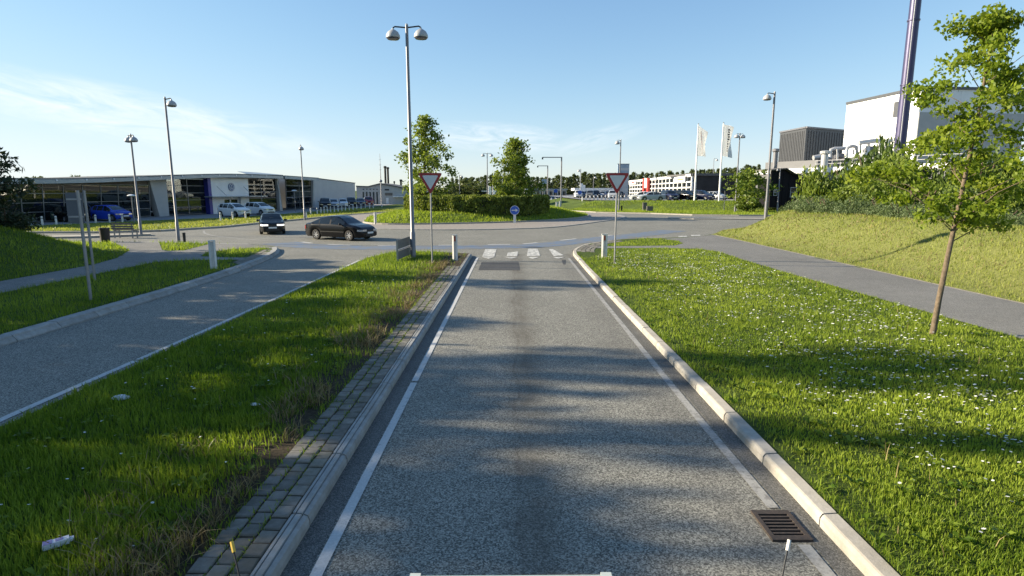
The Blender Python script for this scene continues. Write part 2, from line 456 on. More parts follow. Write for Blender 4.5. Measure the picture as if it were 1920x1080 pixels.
class MB:
    """collects shapes, then links them as ONE mesh object"""
    def __init__(s):
        s.v, s.f = [], []
    def add(s, vs, fs):
        k = len(s.v)
        s.v.extend([tuple(map(float, q)) for q in vs])
        s.f.extend([[i + k for i in f] for f in fs])
        return s
    def box(s, x0, x1, y0, y1, z0, z1):
        return s.add([(x0, y0, z0), (x1, y0, z0), (x1, y1, z0), (x0, y1, z0), (x0, y0, z1), (x1, y0, z1), (x1, y1, z1), (x0, y1, z1)],
                     [(3, 2, 1, 0), (4, 5, 6, 7), (0, 1, 5, 4), (1, 2, 6, 5), (2, 3, 7, 6), (3, 0, 4, 7)])
    def bar(s, a, b, w, h, up=(0, 0, 1)):
        """box between two points, w across, h along up"""
        a, b = Vector(a), Vector(b); d = (b - a).normalized(); u = Vector(up)
        sx = d.cross(u)
        if sx.length < 1e-4: sx = Vector((1, 0, 0))
        sx.normalize(); u = sx.cross(d).normalized()
        vs = []
        for p in (a, b):
            for i, j in ((-1, -1), (1, -1), (1, 1), (-1, 1)):
                vs.append(p + sx * (i * w / 2) + u * (j * h / 2))
        return s.add(vs, [(0, 1, 2, 3), (7, 6, 5, 4), (0, 4, 5, 1), (1, 5, 6, 2), (2, 6, 7, 3), (3, 7, 4, 0)])
    def tube(s, pts, rad, n=10, cap=True):
        pts = [Vector(p) for p in pts]
        if isinstance(rad, (int, float)): rad = [rad] * len(pts)
        vs, fs = [], []
        ref = Vector((0.31, 0.95, 0.05)).normalized()
        for i, p in enumerate(pts):
            d = (pts[min(i + 1, len(pts) - 1)] - pts[max(i - 1, 0)]).normalized()
            a = d.cross(ref)
            if a.length < 0.05: a = d.cross(Vector((1, 0, 0)))
            a.normalize(); b = d.cross(a)
            for k in range(n):
                t = 2 * math.pi * k / n
                vs.append(p + (a * math.cos(t) + b * math.sin(t)) * rad[i])
        for i in range(len(pts) - 1):
            for k in range(n):
                k2 = (k + 1) % n
                fs.append((i * n + k, i * n + k2, (i + 1) * n + k2, (i + 1) * n + k))
        if cap:
            fs.append(tuple(range(n))[::-1]); fs.append(tuple((len(pts) - 1) * n + k for k in range(n)))
        return s.add(vs, fs)
    def lathe(s, prof, n=20, c=(0, 0, 0), axis='z'):
        """(radius, height) pairs turned about an axis"""
        vs, fs = [], []
        for r, h in prof:
            for k in range(n):
                t = 2 * math.pi * k / n
                x, y = r * math.cos(t), r * math.sin(t)
                q = (x, y, h) if axis == 'z' else ((x, h, y) if axis == 'y' else (h, x, y))
                vs.append((q[0] + c[0], q[1] + c[1], q[2] + c[2]))
        for i in range(len(prof) - 1):
            for k in range(n):
                k2 = (k + 1) % n
                fs.append((i * n + k, i * n + k2, (i + 1) * n + k2, (i + 1) * n + k))
        return s.add(vs, fs)
    def prism(s, poly, off):
        """planar polygon (3D points) pushed along a vector"""
        off = Vector(off); n = len(poly)
        vs = [Vector(p) for p in poly] + [Vector(p) + off for p in poly]
        fs = [tuple(range(n))[::-1], tuple(range(n, 2 * n))] + [(i, (i + 1) % n, n + (i + 1) % n, n + i) for i in range(n)]
        return s.add(vs, fs)
    def ball(s, c, r, n=10, m=6):
        rx, ry, rz = (r, r, r) if isinstance(r, (int, float)) else r
        vs, fs = [], []
        for i in range(m + 1):
            ph = math.pi * i / m
            for k in range(n):
                t = 2 * math.pi * k / n
                vs.append((c[0] + rx * math.sin(ph) * math.cos(t), c[1] + ry * math.sin(ph) * math.sin(t), c[2] + rz * math.cos(ph)))
        for i in range(m):
            for k in range(n):
                k2 = (k + 1) % n
                fs.append((i * n + k, (i + 1) * n + k, (i + 1) * n + k2, i * n + k2))
        return s.add(vs, fs)
    def mesh(s, name, smooth=False):
        me = bpy.data.meshes.new(name)
        me.from_pydata(s.v, [], s.f)
        bm = bmesh.new(); bm.from_mesh(me)
        bmesh.ops.recalc_face_normals(bm, faces=bm.faces)
        bm.to_mesh(me); bm.free()
        if smooth:
            me.polygons.foreach_set('use_smooth', [True] * len(me.polygons))
            try: me.set_sharp_from_angle(angle=R(40))
            except Exception: pass
        return me
    def build(s, name, mat, parent=None, smooth=False, loc=None, rot=None):
        return link(name, s.mesh(name, smooth), mat, parent, loc, rot)

def np_mesh(name, verts, loops, sizes, tone=None, mats=(), mat_idx=None):
    """fast mesh from arrays; loops flat, sizes = corners per face"""
    me = bpy.data.meshes.new(name)
    me.vertices.add(len(verts)); me.vertices.foreach_set('co', np.asarray(verts, np.float32).ravel())
    me.loops.add(len(loops)); me.loops.foreach_set('vertex_index', np.asarray(loops, np.int32))
    me.polygons.add(len(sizes))
    st = np.zeros(len(sizes), np.int32); st[1:] = np.cumsum(sizes)[:-1]
    me.polygons.foreach_set('loop_start', st)
    if tone is not None:
        a = me.attributes.new('tone', 'FLOAT', 'POINT')
        a.data.foreach_set('value', np.asarray(tone, np.float32))
    for m in mats: me.materials.append(MATS[m])
    if mat_idx is not None: me.polygons.foreach_set('material_index', np.asarray(mat_idx, np.int32))
    me.update(calc_edges=True); me.validate()
    return me
def in_poly(x, y, poly):
    x = np.asarray(x); y = np.asarray(y)
    ins = np.zeros(x.shape, bool); n = len(poly)
    for i in range(n):
        x0, y0 = poly[i][:2]; x1, y1 = poly[(i + 1) % n][:2]
        if y0 == y1: continue
        c = ((y0 > y) != (y1 > y)) & (x < (x1 - x0) * (y - y0) / (y1 - y0) + x0)
        ins ^= c
    return ins
def smooth_curve(pts, n=6, closed=False):
    pts = [Vector(p) for p in pts]; out = []; N = len(pts)
    rng = range(N) if closed else range(N - 1)
    for i in rng:
        if closed: p0, p1, p2, p3 = (pts[(i + k - 1) % N] for k in range(4))
        else: p0, p1, p2, p3 = pts[max(i - 1, 0)], pts[i], pts[i + 1], pts[min(i + 2, N - 1)]
        for k in range(n):
            t = k / n
            out.append(0.5 * ((2 * p1) + (p2 - p0) * t + (2 * p0 - 5 * p1 + 4 * p2 - p3) * t * t + (3 * p1 - p0 - 3 * p2 + p3) * t ** 3))
    if not closed: out.append(pts[-1])
    return out
def sst(t):
    t = np.clip(t, 0, 1); return t * t * (3 - 2 * t)
def wave(x, y, s=1.0):
    return (np.sin(x * 1.7 * s + 1.3) * np.sin(y * 1.3 * s + .4) + .6 * np.sin(x * 3.9 * s + y * 2.3 * s) + .4 * np.sin(y * 5.1 * s - x * 2.9 * s + 2)) * 0.5

def surface(name, outline, hfun, step, mat, kind='structure', skirt=0.35, parent=None):
    """terrain patch: outline polygon, inner points on a jittered grid, height from hfun, edges turned down"""
    rng = np.random.RandomState(abs(hash(name)) % 1000 if False else len(name) * 7)
    ol = []
    n = len(outline)
    for i in range(n):      # densify the edge
        a, b = Vector(outline[i][:2]), Vector(outline[(i + 1) % n][:2])
        k = max(1, int((b - a).length / (step * 1.5)))
        k = min(k, 60)
        for j in range(k): ol.append(a + (b - a) * (j / k))
    xs = [p.x for p in ol]; ys = [p.y for p in ol]
    gx, gy = np.meshgrid(np.arange(min(xs), max(xs), step), np.arange(min(ys), max(ys), step))
    gx = gx.ravel() + rng.uniform(-.2, .2, gx.size) * step; gy = gy.ravel() + rng.uniform(-.2, .2, gy.size) * step
    ok = in_poly(gx, gy, ol)
    pts = ol + [Vector((a, b)) for a, b in zip(gx[ok], gy[ok])]
    m = len(ol)
    vo, eo, fo, *_ = delaunay_2d_cdt(pts, [(i, (i + 1) % m) for i in range(m)], [list(range(m))], 1, 1e-4)
    vx = np.array([p.x for p in vo]); vy = np.array([p.y for p in vo])
    vz = hfun(vx, vy)
    V = [(a, b, c) for a, b, c in zip(vx, vy, vz)]
    F = [list(f) for f in fo]
    ring = []
    for p in ol:
        ring.append((p.x, p.y))
    k0 = len(V)
    zt = hfun(np.array([p[0] for p in ring]), np.array([p[1] for p in ring]))
    V += [(p[0], p[1], z) for p, z in zip(ring, zt)] + [(p[0], p[1], z - skirt) for p, z in zip(ring, zt)]
    for i in range(m):
        j = (i + 1) % m
        F.append([k0 + i, k0 + j, k0 + m + j, k0 + m + i])
    me = bpy.data.meshes.new(name); me.from_pydata(V, [], F)
    bm = bmesh.new(); bm.from_mesh(me)
    for f in bm.faces:
        if f.normal.z < -0.2: f.normal_flip()
    bm.to_mesh(me); bm.free()
    me.polygons.foreach_set('use_smooth', [i < len(fo) for i in range(len(me.polygons))])
    o = link(name, me, mat, parent)
    if kind: o['kind'] = kind
    return o
def sheet(name, poly, z, mat, parent=None, kind='structure', hfun=None):
    """thin flat marking or paving sheet from an outline"""
    pts = [Vector(p[:2]) for p in poly]; m = len(pts)
    vo, eo, fo, *_ = delaunay_2d_cdt(pts, [(i, (i + 1) % m) for i in range(m)], [list(range(m))], 1, 1e-4)
    V = [(p.x, p.y, z if hfun is None else float(hfun(np.array([p.x]), np.array([p.y]))[0]) + z) for p in vo]
    me = bpy.data.meshes.new(name); me.from_pydata(V, [], [list(f) for f in fo])
    bm = bmesh.new(); bm.from_mesh(me)
    for f in bm.faces:
        if f.normal.z < 0: f.normal_flip()
    bm.to_mesh(me); bm.free()
    o = link(name, me, mat, parent)
    if kind: o['kind'] = kind
    return o
def strip_poly(line, w0, w1):
    """outline of a band lying between offsets w0 and w1 left of a 2D line"""
    L = [Vector(p[:2]) for p in line]; nor = []
    for i in range(len(L)):
        d = (L[min(i + 1, len(L) - 1)] - L[max(i - 1, 0)]).normalized()
        nor.append(Vector((-d.y, d.x)))
    return [p + q * w0 for p, q in zip(L, nor)] + [p + q * w1 for p, q in zip(L, nor)][::-1]
# ================================================================== THE SETTING
rnd = random.Random(7)
def const(z):
    return lambda x, y: np.full(np.shape(x), float(z))
# huge grass sheet to the horizon, a little under everything else
g = MB(); g.add([(-3500, -600, -0.06), (3500, -600, -0.06), (3500, 5000, -0.06), (-3500, 5000, -0.06)], [(0, 1, 2, 3)])
tag(g.build('ground', 'far_grass'), kind='structure')
g = MB(); g.add([(-90, -14, 0), (120, -14, 0), (120, 96, 0), (-90, 96, 0)], [(0, 1, 2, 3)])
tag(g.build('road', 'asphalt'), kind='structure')
# the ring carriageway has a finer, paler, browner surface than the entry lane
RING_EDGE = [(-6.9, 26.6), (-4.5, 28.2), (-2.0, 27.35), (2.75, 27.35), (3.15, 29.4), (4.2, 31.6), (6, 33.6), (9, 35.6), (12.5, 37.3), (15, 42.5), (20, 46.5), (60, 49.5),
             (60, 67), (24, 70), (16, 76), (8, 86), (-6, 94), (-16, 84), (-20.5, 72), (-22.5, 56), (-24, 46), (-30, 41.2), (-60, 40), (-60, 33.2), (-20, 33.0), (-14.5, 31.6), (-11.6, 28.8), (-10.6, 26.6)]
sheet('roundabout_carriageway', RING_EDGE, 0.004, 'asphalt_ring')

# ---- kerbs: single stones along a line
def kerb(name, line, stone, prof, mat, gap=0.02, jit=0.006):
    root = thing(name, None, None)
    tag(root, kind='structure')
    pb = MB(); n = len(prof)
    e = 0.014
    ys = (0, e, 1 - e, 1)
    cx = sum(p[0] for p in prof) / n; cz = sum(p[1] for p in prof) / n
    vs = []
    for k, yy in enumerate(ys):
        s = 0.965 if k in (0, 3) else 1.0
        vs += [(cx + (p[0] - cx) * s, yy, cz + (p[1] - cz) * s) for p in prof]
    fs = [tuple(range(n)), tuple(range(3 * n, 4 * n))[::-1]]
    for k in range(3):
        fs += [(k * n + i, k * n + (i + 1) % n, (k + 1) * n + (i + 1) % n, (k + 1) * n + i) for i in range(n)]
    pb.add(vs, fs)
    me = pb.mesh('kerb_stone'); me.materials.append(MATS[mat])
    pts = [Vector(p[:2]) for p in line]
    # walk the line
    acc = [0.0]
    for a, b in zip(pts, pts[1:]): acc.append(acc[-1] + (b - a).length)
    def at(s):
        s = min(max(s, 0), acc[-1])
        for i in range(len(pts) - 1):
            if s <= acc[i + 1] + 1e-9:
                return pts[i] + (pts[i + 1] - pts[i]) * ((s - acc[i]) / max(1e-9, acc[i + 1] - acc[i]))
        return pts[-1]
    s = 0.0
    while s < acc[-1] - 0.15:
        p, q = at(s), at(min(s + stone, acc[-1]))
        d = q - p; L = d.length
        if L > 0.1:
            o = link('kerb_stone', me, parent=root)
            o.location = (p.x, p.y, rnd.uniform(-jit, jit))
            o.rotation_euler = (0, 0, math.atan2(-d.x, d.y) + rnd.uniform(-1, 1) * 0.003)
            o.scale = (1, L - gap, 1)
        s += stone
    return root
def smooth2(pts, n=5):
    return [(p.x, p.y) for p in smooth_curve([Vector((a, b, 0)) for a, b in pts], n)]
PROF_R = [(0, -.12), (0, .08), (.02, .112), (.036, .12), (.152, .127), (.162, .117), (.162, -.12)]
PROF_L = [(-x * .6, z) for x, z in [(0, -.12), (0, .06), (.025, .105), (.085, .12), (.095, .108), (.105, .108), (.115, .127), (.195, .13), (.203, .112), (.212, .112), (.22, .13), (.26, .13), (.26, -.12)]]
PROF_X = [(-x, z) for x, z in [(0, -.12), (0, .03), (.05, .085), (.075, .1), (.085, .13), (.11, .15), (.34, .15), (.36, -.12)]]
R_LINE = [(2.77, -6), (2.79, 9), (2.77, 14), (2.79, 21.5), (2.84, 26.4)]
R_CURVE = smooth2([(2.84, 26.4), (2.97, 27.9), (3.3, 29.4), (3.95, 31.2), (5.3, 33.3), (7.2, 34.9), (9.2, 35.6)])
kerb('entry_lane_kerb', R_LINE, 1.2, PROF_R, 'concrete')
kerb('corner_kerb', R_CURVE, 0.8, PROF_R, 'concrete')
kerb('splitter_kerb', [(-1.83, -6), (-1.83, 26.3)], 1.2, PROF_L, 'concrete_grey')
kerb('exit_lane_kerb', smooth2([(-9.95, -6), (-9.95, 8), (-9.93, 14.5), (-10.03, 18.5), (-10.3, 22.4), (-10.85, 26.0), (-11.35, 28.0), (-12.0, 29.6)], 7), 1.15, PROF_X, 'concrete_grey')

# ---- lawns and banks
ISL = [(-6.5, -10), (-6.48, 18), (-6.5, 22.5), (-6.42, 25.3), (-6.0, 26.9), (-5.0, 27.7), (-3.6, 27.3), (-1.985, 26.6), (-1.985, -10)]
def h_isl(x, y):
    return 0.035 + 0.085 * sst((x + 6.5) / 1.1) + 0.012 * wave(x, y, 1.5) * sst((-2.7 - x) / .6) * sst((x + 6.3) / .8)
surface('splitter_island', ISL, h_isl, 0.4, 'island_soil')
def yfar_A(x):
    return np.interp(x, [13, 15.5, 19, 26, 90], [38.4, 42.0, 45.2, 47.3, 48.8])
def h_A(x, y):
    b = (sst((x - 13.35) / 5.4) * 1.5 - 1.0 * sst((x - 18.9) / 5.5)) * sst((yfar_A(x) - y) / 6.0)
    b = b * (1 + 0.05 * wave(x, y, 0.35))
    lawn = 0.02 * wave(x, y, 0.8) * sst((9.6 - x) / 1.5) * sst((x - 3.4) / 1.0)
    return 0.118 + b + lawn
VA = [(2.94, -10), (2.94, 21.5)] + [tuple(p) for p in strip_poly(R_CURVE, -0.162, -0.162)[:len(R_CURVE)]] + \
     [(12, 36.6), (13.6, 38.9), (15.5, 42.5), (19, 45.7), (26, 47.8), (90, 49.3), (90, -10)]
surface('right_verge', VA, h_A, 0.9, 'verge_soil')
def h_B(x, y):
    foot = np.interp(y, [0, 21.5, 24.5, 27.8, 30, 32.3], [-16.35, -16.4, -17.0, -18.7, -20.6, -22.9])
    b = 1.3 * sst((foot - x) / 5.7) * sst((31.9 - y) / 7.0)
    lawn = 0.02 * wave(x, y, 0.8) * sst((x + 14.2) / 1.5) * sst((-10.6 - x) / .8)
    return 0.135 + b * (1 + .05 * wave(x, y, .35)) + lawn
VB = [(-10.3, -10), (-10.3, 8), (-10.28, 14.5), (-10.38, 18.5), (-10.65, 22.5), (-11.2, 26.2), (-11.68, 28.15), (-12.3, 29.75), (-14.3, 31.2), (-16.8, 31.6), (-19.8, 32.4), (-26, 32.7), (-90, 33.2), (-90, -10)]
surface('left_verge', VB, h_B, 0.9, 'lawn_soil')
def h_C(x, y):
    return 0.11 + 0.02 * wave(x, y, 0.3)
VC = [(-95, 41), (-60, 40.6), (-29.5, 41), (-26, 42.6), (-23.6, 47), (-22.9, 53), (-21.7, 60), (-20.6, 69), (-17.5, 79), (-12, 88), (-6, 95), (-4, 130), (-40, 300), (-95, 300)]
surface('far_lawn', VC, h_C, 3.0, 'far_grass')
def yE(x):
    return np.interp(x, [0, 8, 12, 18, 22, 27, 90], [97, 86, 78.5, 75, 70.5, 69, 66])
def h_E(x, y):
    return 0.12 + 1.2 * sst((y - yE(x) - 13) / 9.0) * sst((x - 6) / 9)
VE = [(5.5, 96), (8, 86), (11.5, 78.8), (18, 75), (22, 70.5), (27, 69), (60, 67), (130, 65), (260, 300), (2, 300), (4, 120)]
surface('far_bank', VE, h_E, 3.0, 'far_grass')
# roundabout island: apron of setts, kerb, mound
def closed(pts, n=6):
    return [(p.x, p.y) for p in smooth_curve([Vector((a, b, 0)) for a, b in pts], n, True)]
VD = closed([(-14.3, 57), (-13.4, 52.9), (-10.8, 50.7), (-6.2, 51.3), (0, 54.1), (4.3, 58), (7.5, 63), (9, 69), (8.3, 75.5), (4, 80.5), (-4, 82), (-12, 78.5), (-15.5, 70), (-15.4, 62)])
APR = closed([(-17.2, 56), (-15.2, 49), (-11, 45.6), (-5.3, 44.2), (0, 45.3), (3.8, 48), (8.4, 56), (11.6, 62), (13, 68.5), (11.8, 77), (6, 84), (-4, 86), (-14, 82.5), (-19, 72), (-18.8, 62)])
_vd = np.array(VD)
def d_vd(x, y):
    x = np.asarray(x, float); y = np.asarray(y, float)
    d = np.full(x.shape, 1e9)
    for i in range(len(_vd)):
        a, b = _vd[i], _vd[(i + 1) % len(_vd)]
        ab = b - a; t = np.clip(((x - a[0]) * ab[0] + (y - a[1]) * ab[1]) / (ab @ ab), 0, 1)
        d = np.minimum(d, np.hypot(x - a[0] - t * ab[0], y - a[1] - t * ab[1]))
    return d
def h_D(x, y):
    return 0.13 + 0.75 * sst(d_vd(x, y) / 4.4)
surface('roundabout_apron', APR, const(0.05), 2.0, 'sett', skirt=0.1)
surface('roundabout_island', VD, h_D, 0.9, 'far_grass')
b = MB()
for k in range(len(VD)):
    p, q = VD[k], VD[(k + 1) % len(VD)]
    b.bar((p[0], p[1], 0.09), (q[0], q[1], 0.09), 0.22, 0.16)
tag(b.build('island_kerb', 'concrete'), kind='structure')
b = MB()
for k in range(len(APR)):
    p, q = APR[k], APR[(k + 1) % len(APR)]
    b.bar((p[0], p[1], 0.03), (q[0], q[1], 0.03), 0.3, 0.06)
tag(b.build('apron_kerb', 'concrete_grey'), kind='structure')
# kerb along the outside of the ring on the far side
def low_kerb(name, pts, w=0.25, h=0.13, mat='concrete'):
    b = MB()
    for p, q in zip(pts, pts[1:]): b.bar((p[0], p[1], h / 2), (q[0], q[1], h / 2), w, h + 0.02)
    return tag(b.build(name, mat), kind='structure')
low_kerb('far_kerb', VC[1:12])
low_kerb('far_bank_kerb', VE[1:8])
low_kerb('west_road_kerb', VB[8:13], mat='concrete_grey')

# ---- footpaths
PATH_R = [(10.2, -10), (10.0, 12), (9.75, 19), (9.7, 24), (9.85, 27.2), (9.2, 28.7), (8.0, 29.0), (4.35, 28.95), (4.0, 29.9), (8.6, 30.35), (9.4, 31.6), (9.6, 33.2), (8.9, 34.6), (9.4, 34.95), (11.8, 36.3), (13.2, 38.0),
          (13.25, 34), (13.2, 26), (13.15, 18), (13.2, -10)]
sheet('footpath', PATH_R, 0.012, 'path_asphalt', hfun=lambda x, y: np.full(np.shape(x), 0.118))
PATH_L = [(-14.4, -10), (-14.4, 23.2), (-13.4, 23.8), (-11.3, 23.9), (-11.4, 24.7), (-12.6, 24.8), (-13.7, 25.2), (-14.15, 26.7), (-13.8, 28.5), (-12.5, 28.9), (-11.95, 28.6), (-12.35, 29.55), (-14.2, 31.0), (-16.4, 31.35),
          (-15.8, 27.7), (-16.5, 27.55), (-17.0, 27.9), (-19.75, 32.2), (-22.6, 32.3), (-20.4, 30), (-18.5, 27.8), (-16.9, 24.5), (-16.3, 22.2), (-16.3, -10)]
sheet('footpath', PATH_L, 0.012, 'path_asphalt', hfun=lambda x, y: np.full(np.shape(x), 0.136))
# narrow concrete edging along the right path
low_kerb('path_edging', [(13.22, -10), (13.17, 18), (13.22, 26), (13.27, 34), (13.3, 37.6)], 0.04, 0.13, 'paver')

# ---- paving strips
def paving(name, line, cols, w, l, z, limit=320, seed=3, off0=0.0, mat='paver'):
    root = thing(name, None, None); tag(root, kind='structure')
    mb = MB(); e = 0.012
    mb.add([(-.5, -.5, -.06), (.5, -.5, -.06), (.5, .5, -.06), (-.5, .5, -.06), (-.5, -.5, -.01), (.5, -.5, -.01), (.5, .5, -.01), (-.5, .5, -.01),
            (-.44, -.44, 0), (.44, -.44, 0), (.44, .44, 0), (-.44, .44, 0)],
           [(0, 1, 5, 4), (1, 2, 6, 5), (2, 3, 7, 6), (3, 0, 4, 7), (4, 5, 9, 8), (5, 6, 10, 9), (6, 7, 11, 10), (7, 4, 8, 11), (8, 9, 10, 11)])
    me = mb.mesh('paver'); me.materials.append(MATS[mat])
    r = random.Random(seed); cnt = 0
    pts = [Vector(p[:2]) for p in line]
    for a, b_ in zip(pts, pts[1:]):
        d = b_ - a; L = d.length; d.normalize(); nr = Vector((-d.y, d.x))
        k = max(1, int(round(L / l)))
        for i in range(k):
            for c in range(cols):
                if cnt >= limit: return root
                s = (i + 0.5 + (0.5 if c % 2 else 0)) * L / k
                p = a + d * s + nr * (off0 + (c + 0.5) * w)
                o = link('paver', me, parent=root)
                o.location = (p.x, p.y, z + r.uniform(-.009, .009))
                o.rotation_euler = (r.uniform(-.04, .04), r.uniform(-.04, .04), math.atan2(-d.x, d.y) + r.uniform(-.04, .04))
                o.scale = (w - 0.014, L / k - 0.016, 1)
                cnt += 1
    return root
paving('paving_strip', [(-1.99, 3.2), (-1.99, 22.0)], 3, 0.165, 0.19, 0.132, 300)
paving('corner_paving', [tuple(q) for q in R_CURVE[3:22:3]], 4, 0.21, 0.42, 0.132, 90, 5, -1.02)
paving('nose_paving', [(-10.68, 22.6), (-11.2, 26.1), (-11.62, 28.0)], 2, 0.25, 0.4, 0.147, 60, 6, 0.0)

# ---- road markings
def line_strip(x, y0, y1, w, mat, name='edge_line'):
    n = max(2, int((y1 - y0) / 2)); pts = []
    for i in range(n + 1):
        y = y0 + (y1 - y0) * i / n
        pts.append((np.interp(y, x[0], x[1]), y))
    return sheet(name, strip_poly(pts, -w / 2, w / 2), 0.008, mat)
line_strip(([-8, 30], [-1.54, -1.56]), -4, 8.72, 0.10, 'line_paint')
line_strip(([-8, 30], [-1.54, -1.56]), 8.80, 25.9, 0.10, 'line_paint')
line_strip(([-8, 5, 8, 30], [2.5, 2.5, 2.48, 2.55]), -4, 4.5, 0.11, 'line_paint_worn')
line_strip(([-8, 5, 8, 30], [2.5, 2.5, 2.48, 2.55]), 5.08, 25.6, 0.11, 'line_paint_worn')
line_strip(([-8, 7, 12, 30], [-6.78, -6.78, -6.66, -6.62]), -4, 9.9, 0.12, 'line_paint')
line_strip(([-8, 7, 12, 30], [-6.78, -6.78, -6.66, -6.62]), 9.98, 25.0, 0.11, 'line_paint')
sheet('gutter_strip', [(2.585, -6), (2.585, 25.8), (2.83, 26.4), (2.79, 21.5), (2.77, 14), (2.79, 9), (2.77, -6)], 0.0045, 'gutter_asphalt')
sheet('gutter_strip', [(-1.83, -6), (-1.83, 26.2), (-1.62, 26.2), (-1.62, -6)], 0.0045, 'gutter_asphalt')
# worn crossing bars and give-way teeth, read from the photo at road level
def px_sheet(name, pts, mat, z=0.012):
    sheet(name, [tuple(G(u, v, 0)[:2]) for u, v in pts], z, mat)
px_sheet('crossing_bar', [(910, 467.5), (931, 467.5), (927, 481.5), (904, 481.5)], 'crossing_paint')
px_sheet('crossing_bar', [(952, 474), (971, 472), (970, 480.5), (950, 480.5)], 'crossing_paint')
px_sheet('crossing_bar', [(990, 467), (1008, 466.5), (1013, 480), (988, 480.5)], 'crossing_paint')
px_sheet('crossing_bar', [(1029, 467.5), (1037, 467.5), (1057, 479), (1038, 480.5)], 'crossing_paint')
for u in (916, 958, 999, 1047):
    px_sheet('give_way_tooth', [(u - 12, 482.2), (u + 12, 482.2), (u, 485.6)], 'crossing_paint')
# darker patches on the lane before the crossing
px_sheet('dark_patch', [(903, 491.5), (972, 491.5), (975, 507), (897, 506.5)], 'dark_patch', 0.005)
px_sheet('dark_patch', [(1053, 487), (1061, 487), (1060, 496), (1056, 496)], 'dark_patch', 0.005)
# blue cycle crossing round the ring edge
BLUE = smooth2([(-14.2, 32.6), (-11.8, 30.6), (-8, 29.4), (-4.5, 29.6), (-1.7, 29.9), (1.5, 30.6), (4.0, 32.9), (6.8, 36.0), (9.5, 38.8), (13, 43)], 5)
sheet('cycle_crossing', strip_poly(BLUE, 0.0, 2.0), 0.010, 'blue_surface')
for k, (a, b_) in enumerate(((1, 4), (6, 9), (11, 14), (16, 19), (21, 24), (26, 29), (31, 34), (36, 39))):
    sheet('dashed_line', strip_poly(BLUE[a:b_], 2.05, 2.3), 0.014, 'line_paint')
RING_MARK = smooth2([(-23.2, 43.5), (-21.5, 40.5), (-19.3, 38.0), (-15.5, 35.2), (-12.8, 34.2)], 5)
sheet('ring_edge_line', strip_poly(RING_MARK, -0.07, 0.07), 0.010, 'line_paint_worn')
for u0, u1, v in ((1272, 1288, 444), (1296, 1313, 442)):
    px_sheet('give_way_bar', [(u0, v - 1.1), (u1, v - 1.6), (u1, v + .4), (u0, v + .9)], 'crossing_paint')
low_kerb('splitter_nose_kerb', [(-6.4, 25.4), (-6.0, 26.95), (-5.0, 27.75), (-3.6, 27.35), (-2.2, 26.65)], 0.14, 0.07, 'concrete_grey')
# traffic islands of the far exits
for nm, pts in (('west_splitter', [(-27.5, 37.8), (-24.6, 39.3), (-24.2, 38.6), (-27.2, 36.6), (-33, 35.4), (-33, 36.2)]),
                ('east_splitter', [(17, 63.0), (20, 62.2), (34, 59.4), (34, 58.2), (19, 60.6), (16.6, 61.8)])):
    surface(nm, pts, const(0.13), 1.2, 'concrete')

# ---- drain grate in the gutter
d = thing('drain_grate', 'rusty iron gully grate set in the road edge line', 'drain', (2.43, 4.78, 0))
d.scale = (.8, .84, 1)
b = MB(); b.box(-.21, .21, -.27, .27, 0.004, 0.006); b.build('pit', 'pit_black', d)
b = MB()
b.box(-.22, .22, -.28, -.2, .0, .024); b.box(-.22, .22, .2, .28, .0, .024)
b.box(-.22, -.17, -.2, .2, .0, .024); b.box(.17, .22, -.2, .2, .0, .024); b.build('frame', 'cast_iron', d)
b = MB(); b.box(-.17, .17, -.014, .014, 0.006, .021); me = b.mesh('bar'); me.materials.append(MATS['cast_iron'])
for k in range(6):
    link('bar', me, parent=d, loc=(0, -.155 + k * .062, 0))

# ================================================================== GRASS
def visible(x, y, margin=1.5):
    return (np.abs(x) < 0.93 * y + margin) & (y > 2.6)
def blade_arrays(x, y, z, h, w, tone, seed, two=True, lean=0.35):
    r = np.random.RandomState(seed); n = len(x)
    az = r.uniform(0, 2 * np.pi, n); fa = r.uniform(0, 2 * np.pi, n)
    ln = np.abs(r.normal(0, lean, n)) * h
    dx, dy = np.cos(az) * ln, np.sin(az) * ln
    wx, wy = np.cos(fa) * w / 2, np.sin(fa) * w / 2
    if two:
        V = np.stack([np.stack([x - wx, y - wy, z], 1), np.stack([x + wx, y + wy, z], 1),
                      np.stack([x + dx * .35 + wx * .8, y + dy * .35 + wy * .8, z + h * .55], 1), np.stack([x + dx * .35 - wx * .8, y + dy * .35 - wy * .8, z + h * .55], 1),
                      np.stack([x + dx, y + dy, z + h * .95], 1)], 1).reshape(-1, 3)
        base = (np.arange(n) * 5)[:, None]
        loops = np.concatenate([base + np.array([[0, 1, 2, 3]]), base + np.array([[3, 2, 4]])], 1).ravel()
        return V, loops, np.tile([4, 3], n), np.repeat(tone, 5)
    V = np.stack([np.stack([x - wx, y - wy, z], 1), np.stack([x + wx, y + wy, z], 1), np.stack([x + dx, y + dy, z + h], 1)], 1).reshape(-1, 3)
    return V, np.arange(n * 3), np.full(n, 3), np.repeat(tone, 3)
def blades(name, x, y, z, h, w, tone, seed, mat, label, cat='grass', two=True, lean=0.35):
    """all blades of one patch as one mesh; those beyond 13 m are single triangles"""
    nr = (np.hypot(x, y) < 13) & two
    parts = [blade_arrays(x[q], y[q], z[q], h[q], w[q], tone[q], seed + i, i == 0, lean) for i, q in enumerate((nr, ~nr)) if q.sum()]
    k = 0; L = []
    for p in parts: L.append(p[1] + k); k += len(p[0])
    me = np_mesh(name, np.concatenate([p[0] for p in parts]), np.concatenate(L), np.concatenate([p[2] for p in parts]), np.concatenate([p[3] for p in parts]), (mat,))
    return tag(link(name, me), label, cat, kind='stuff')
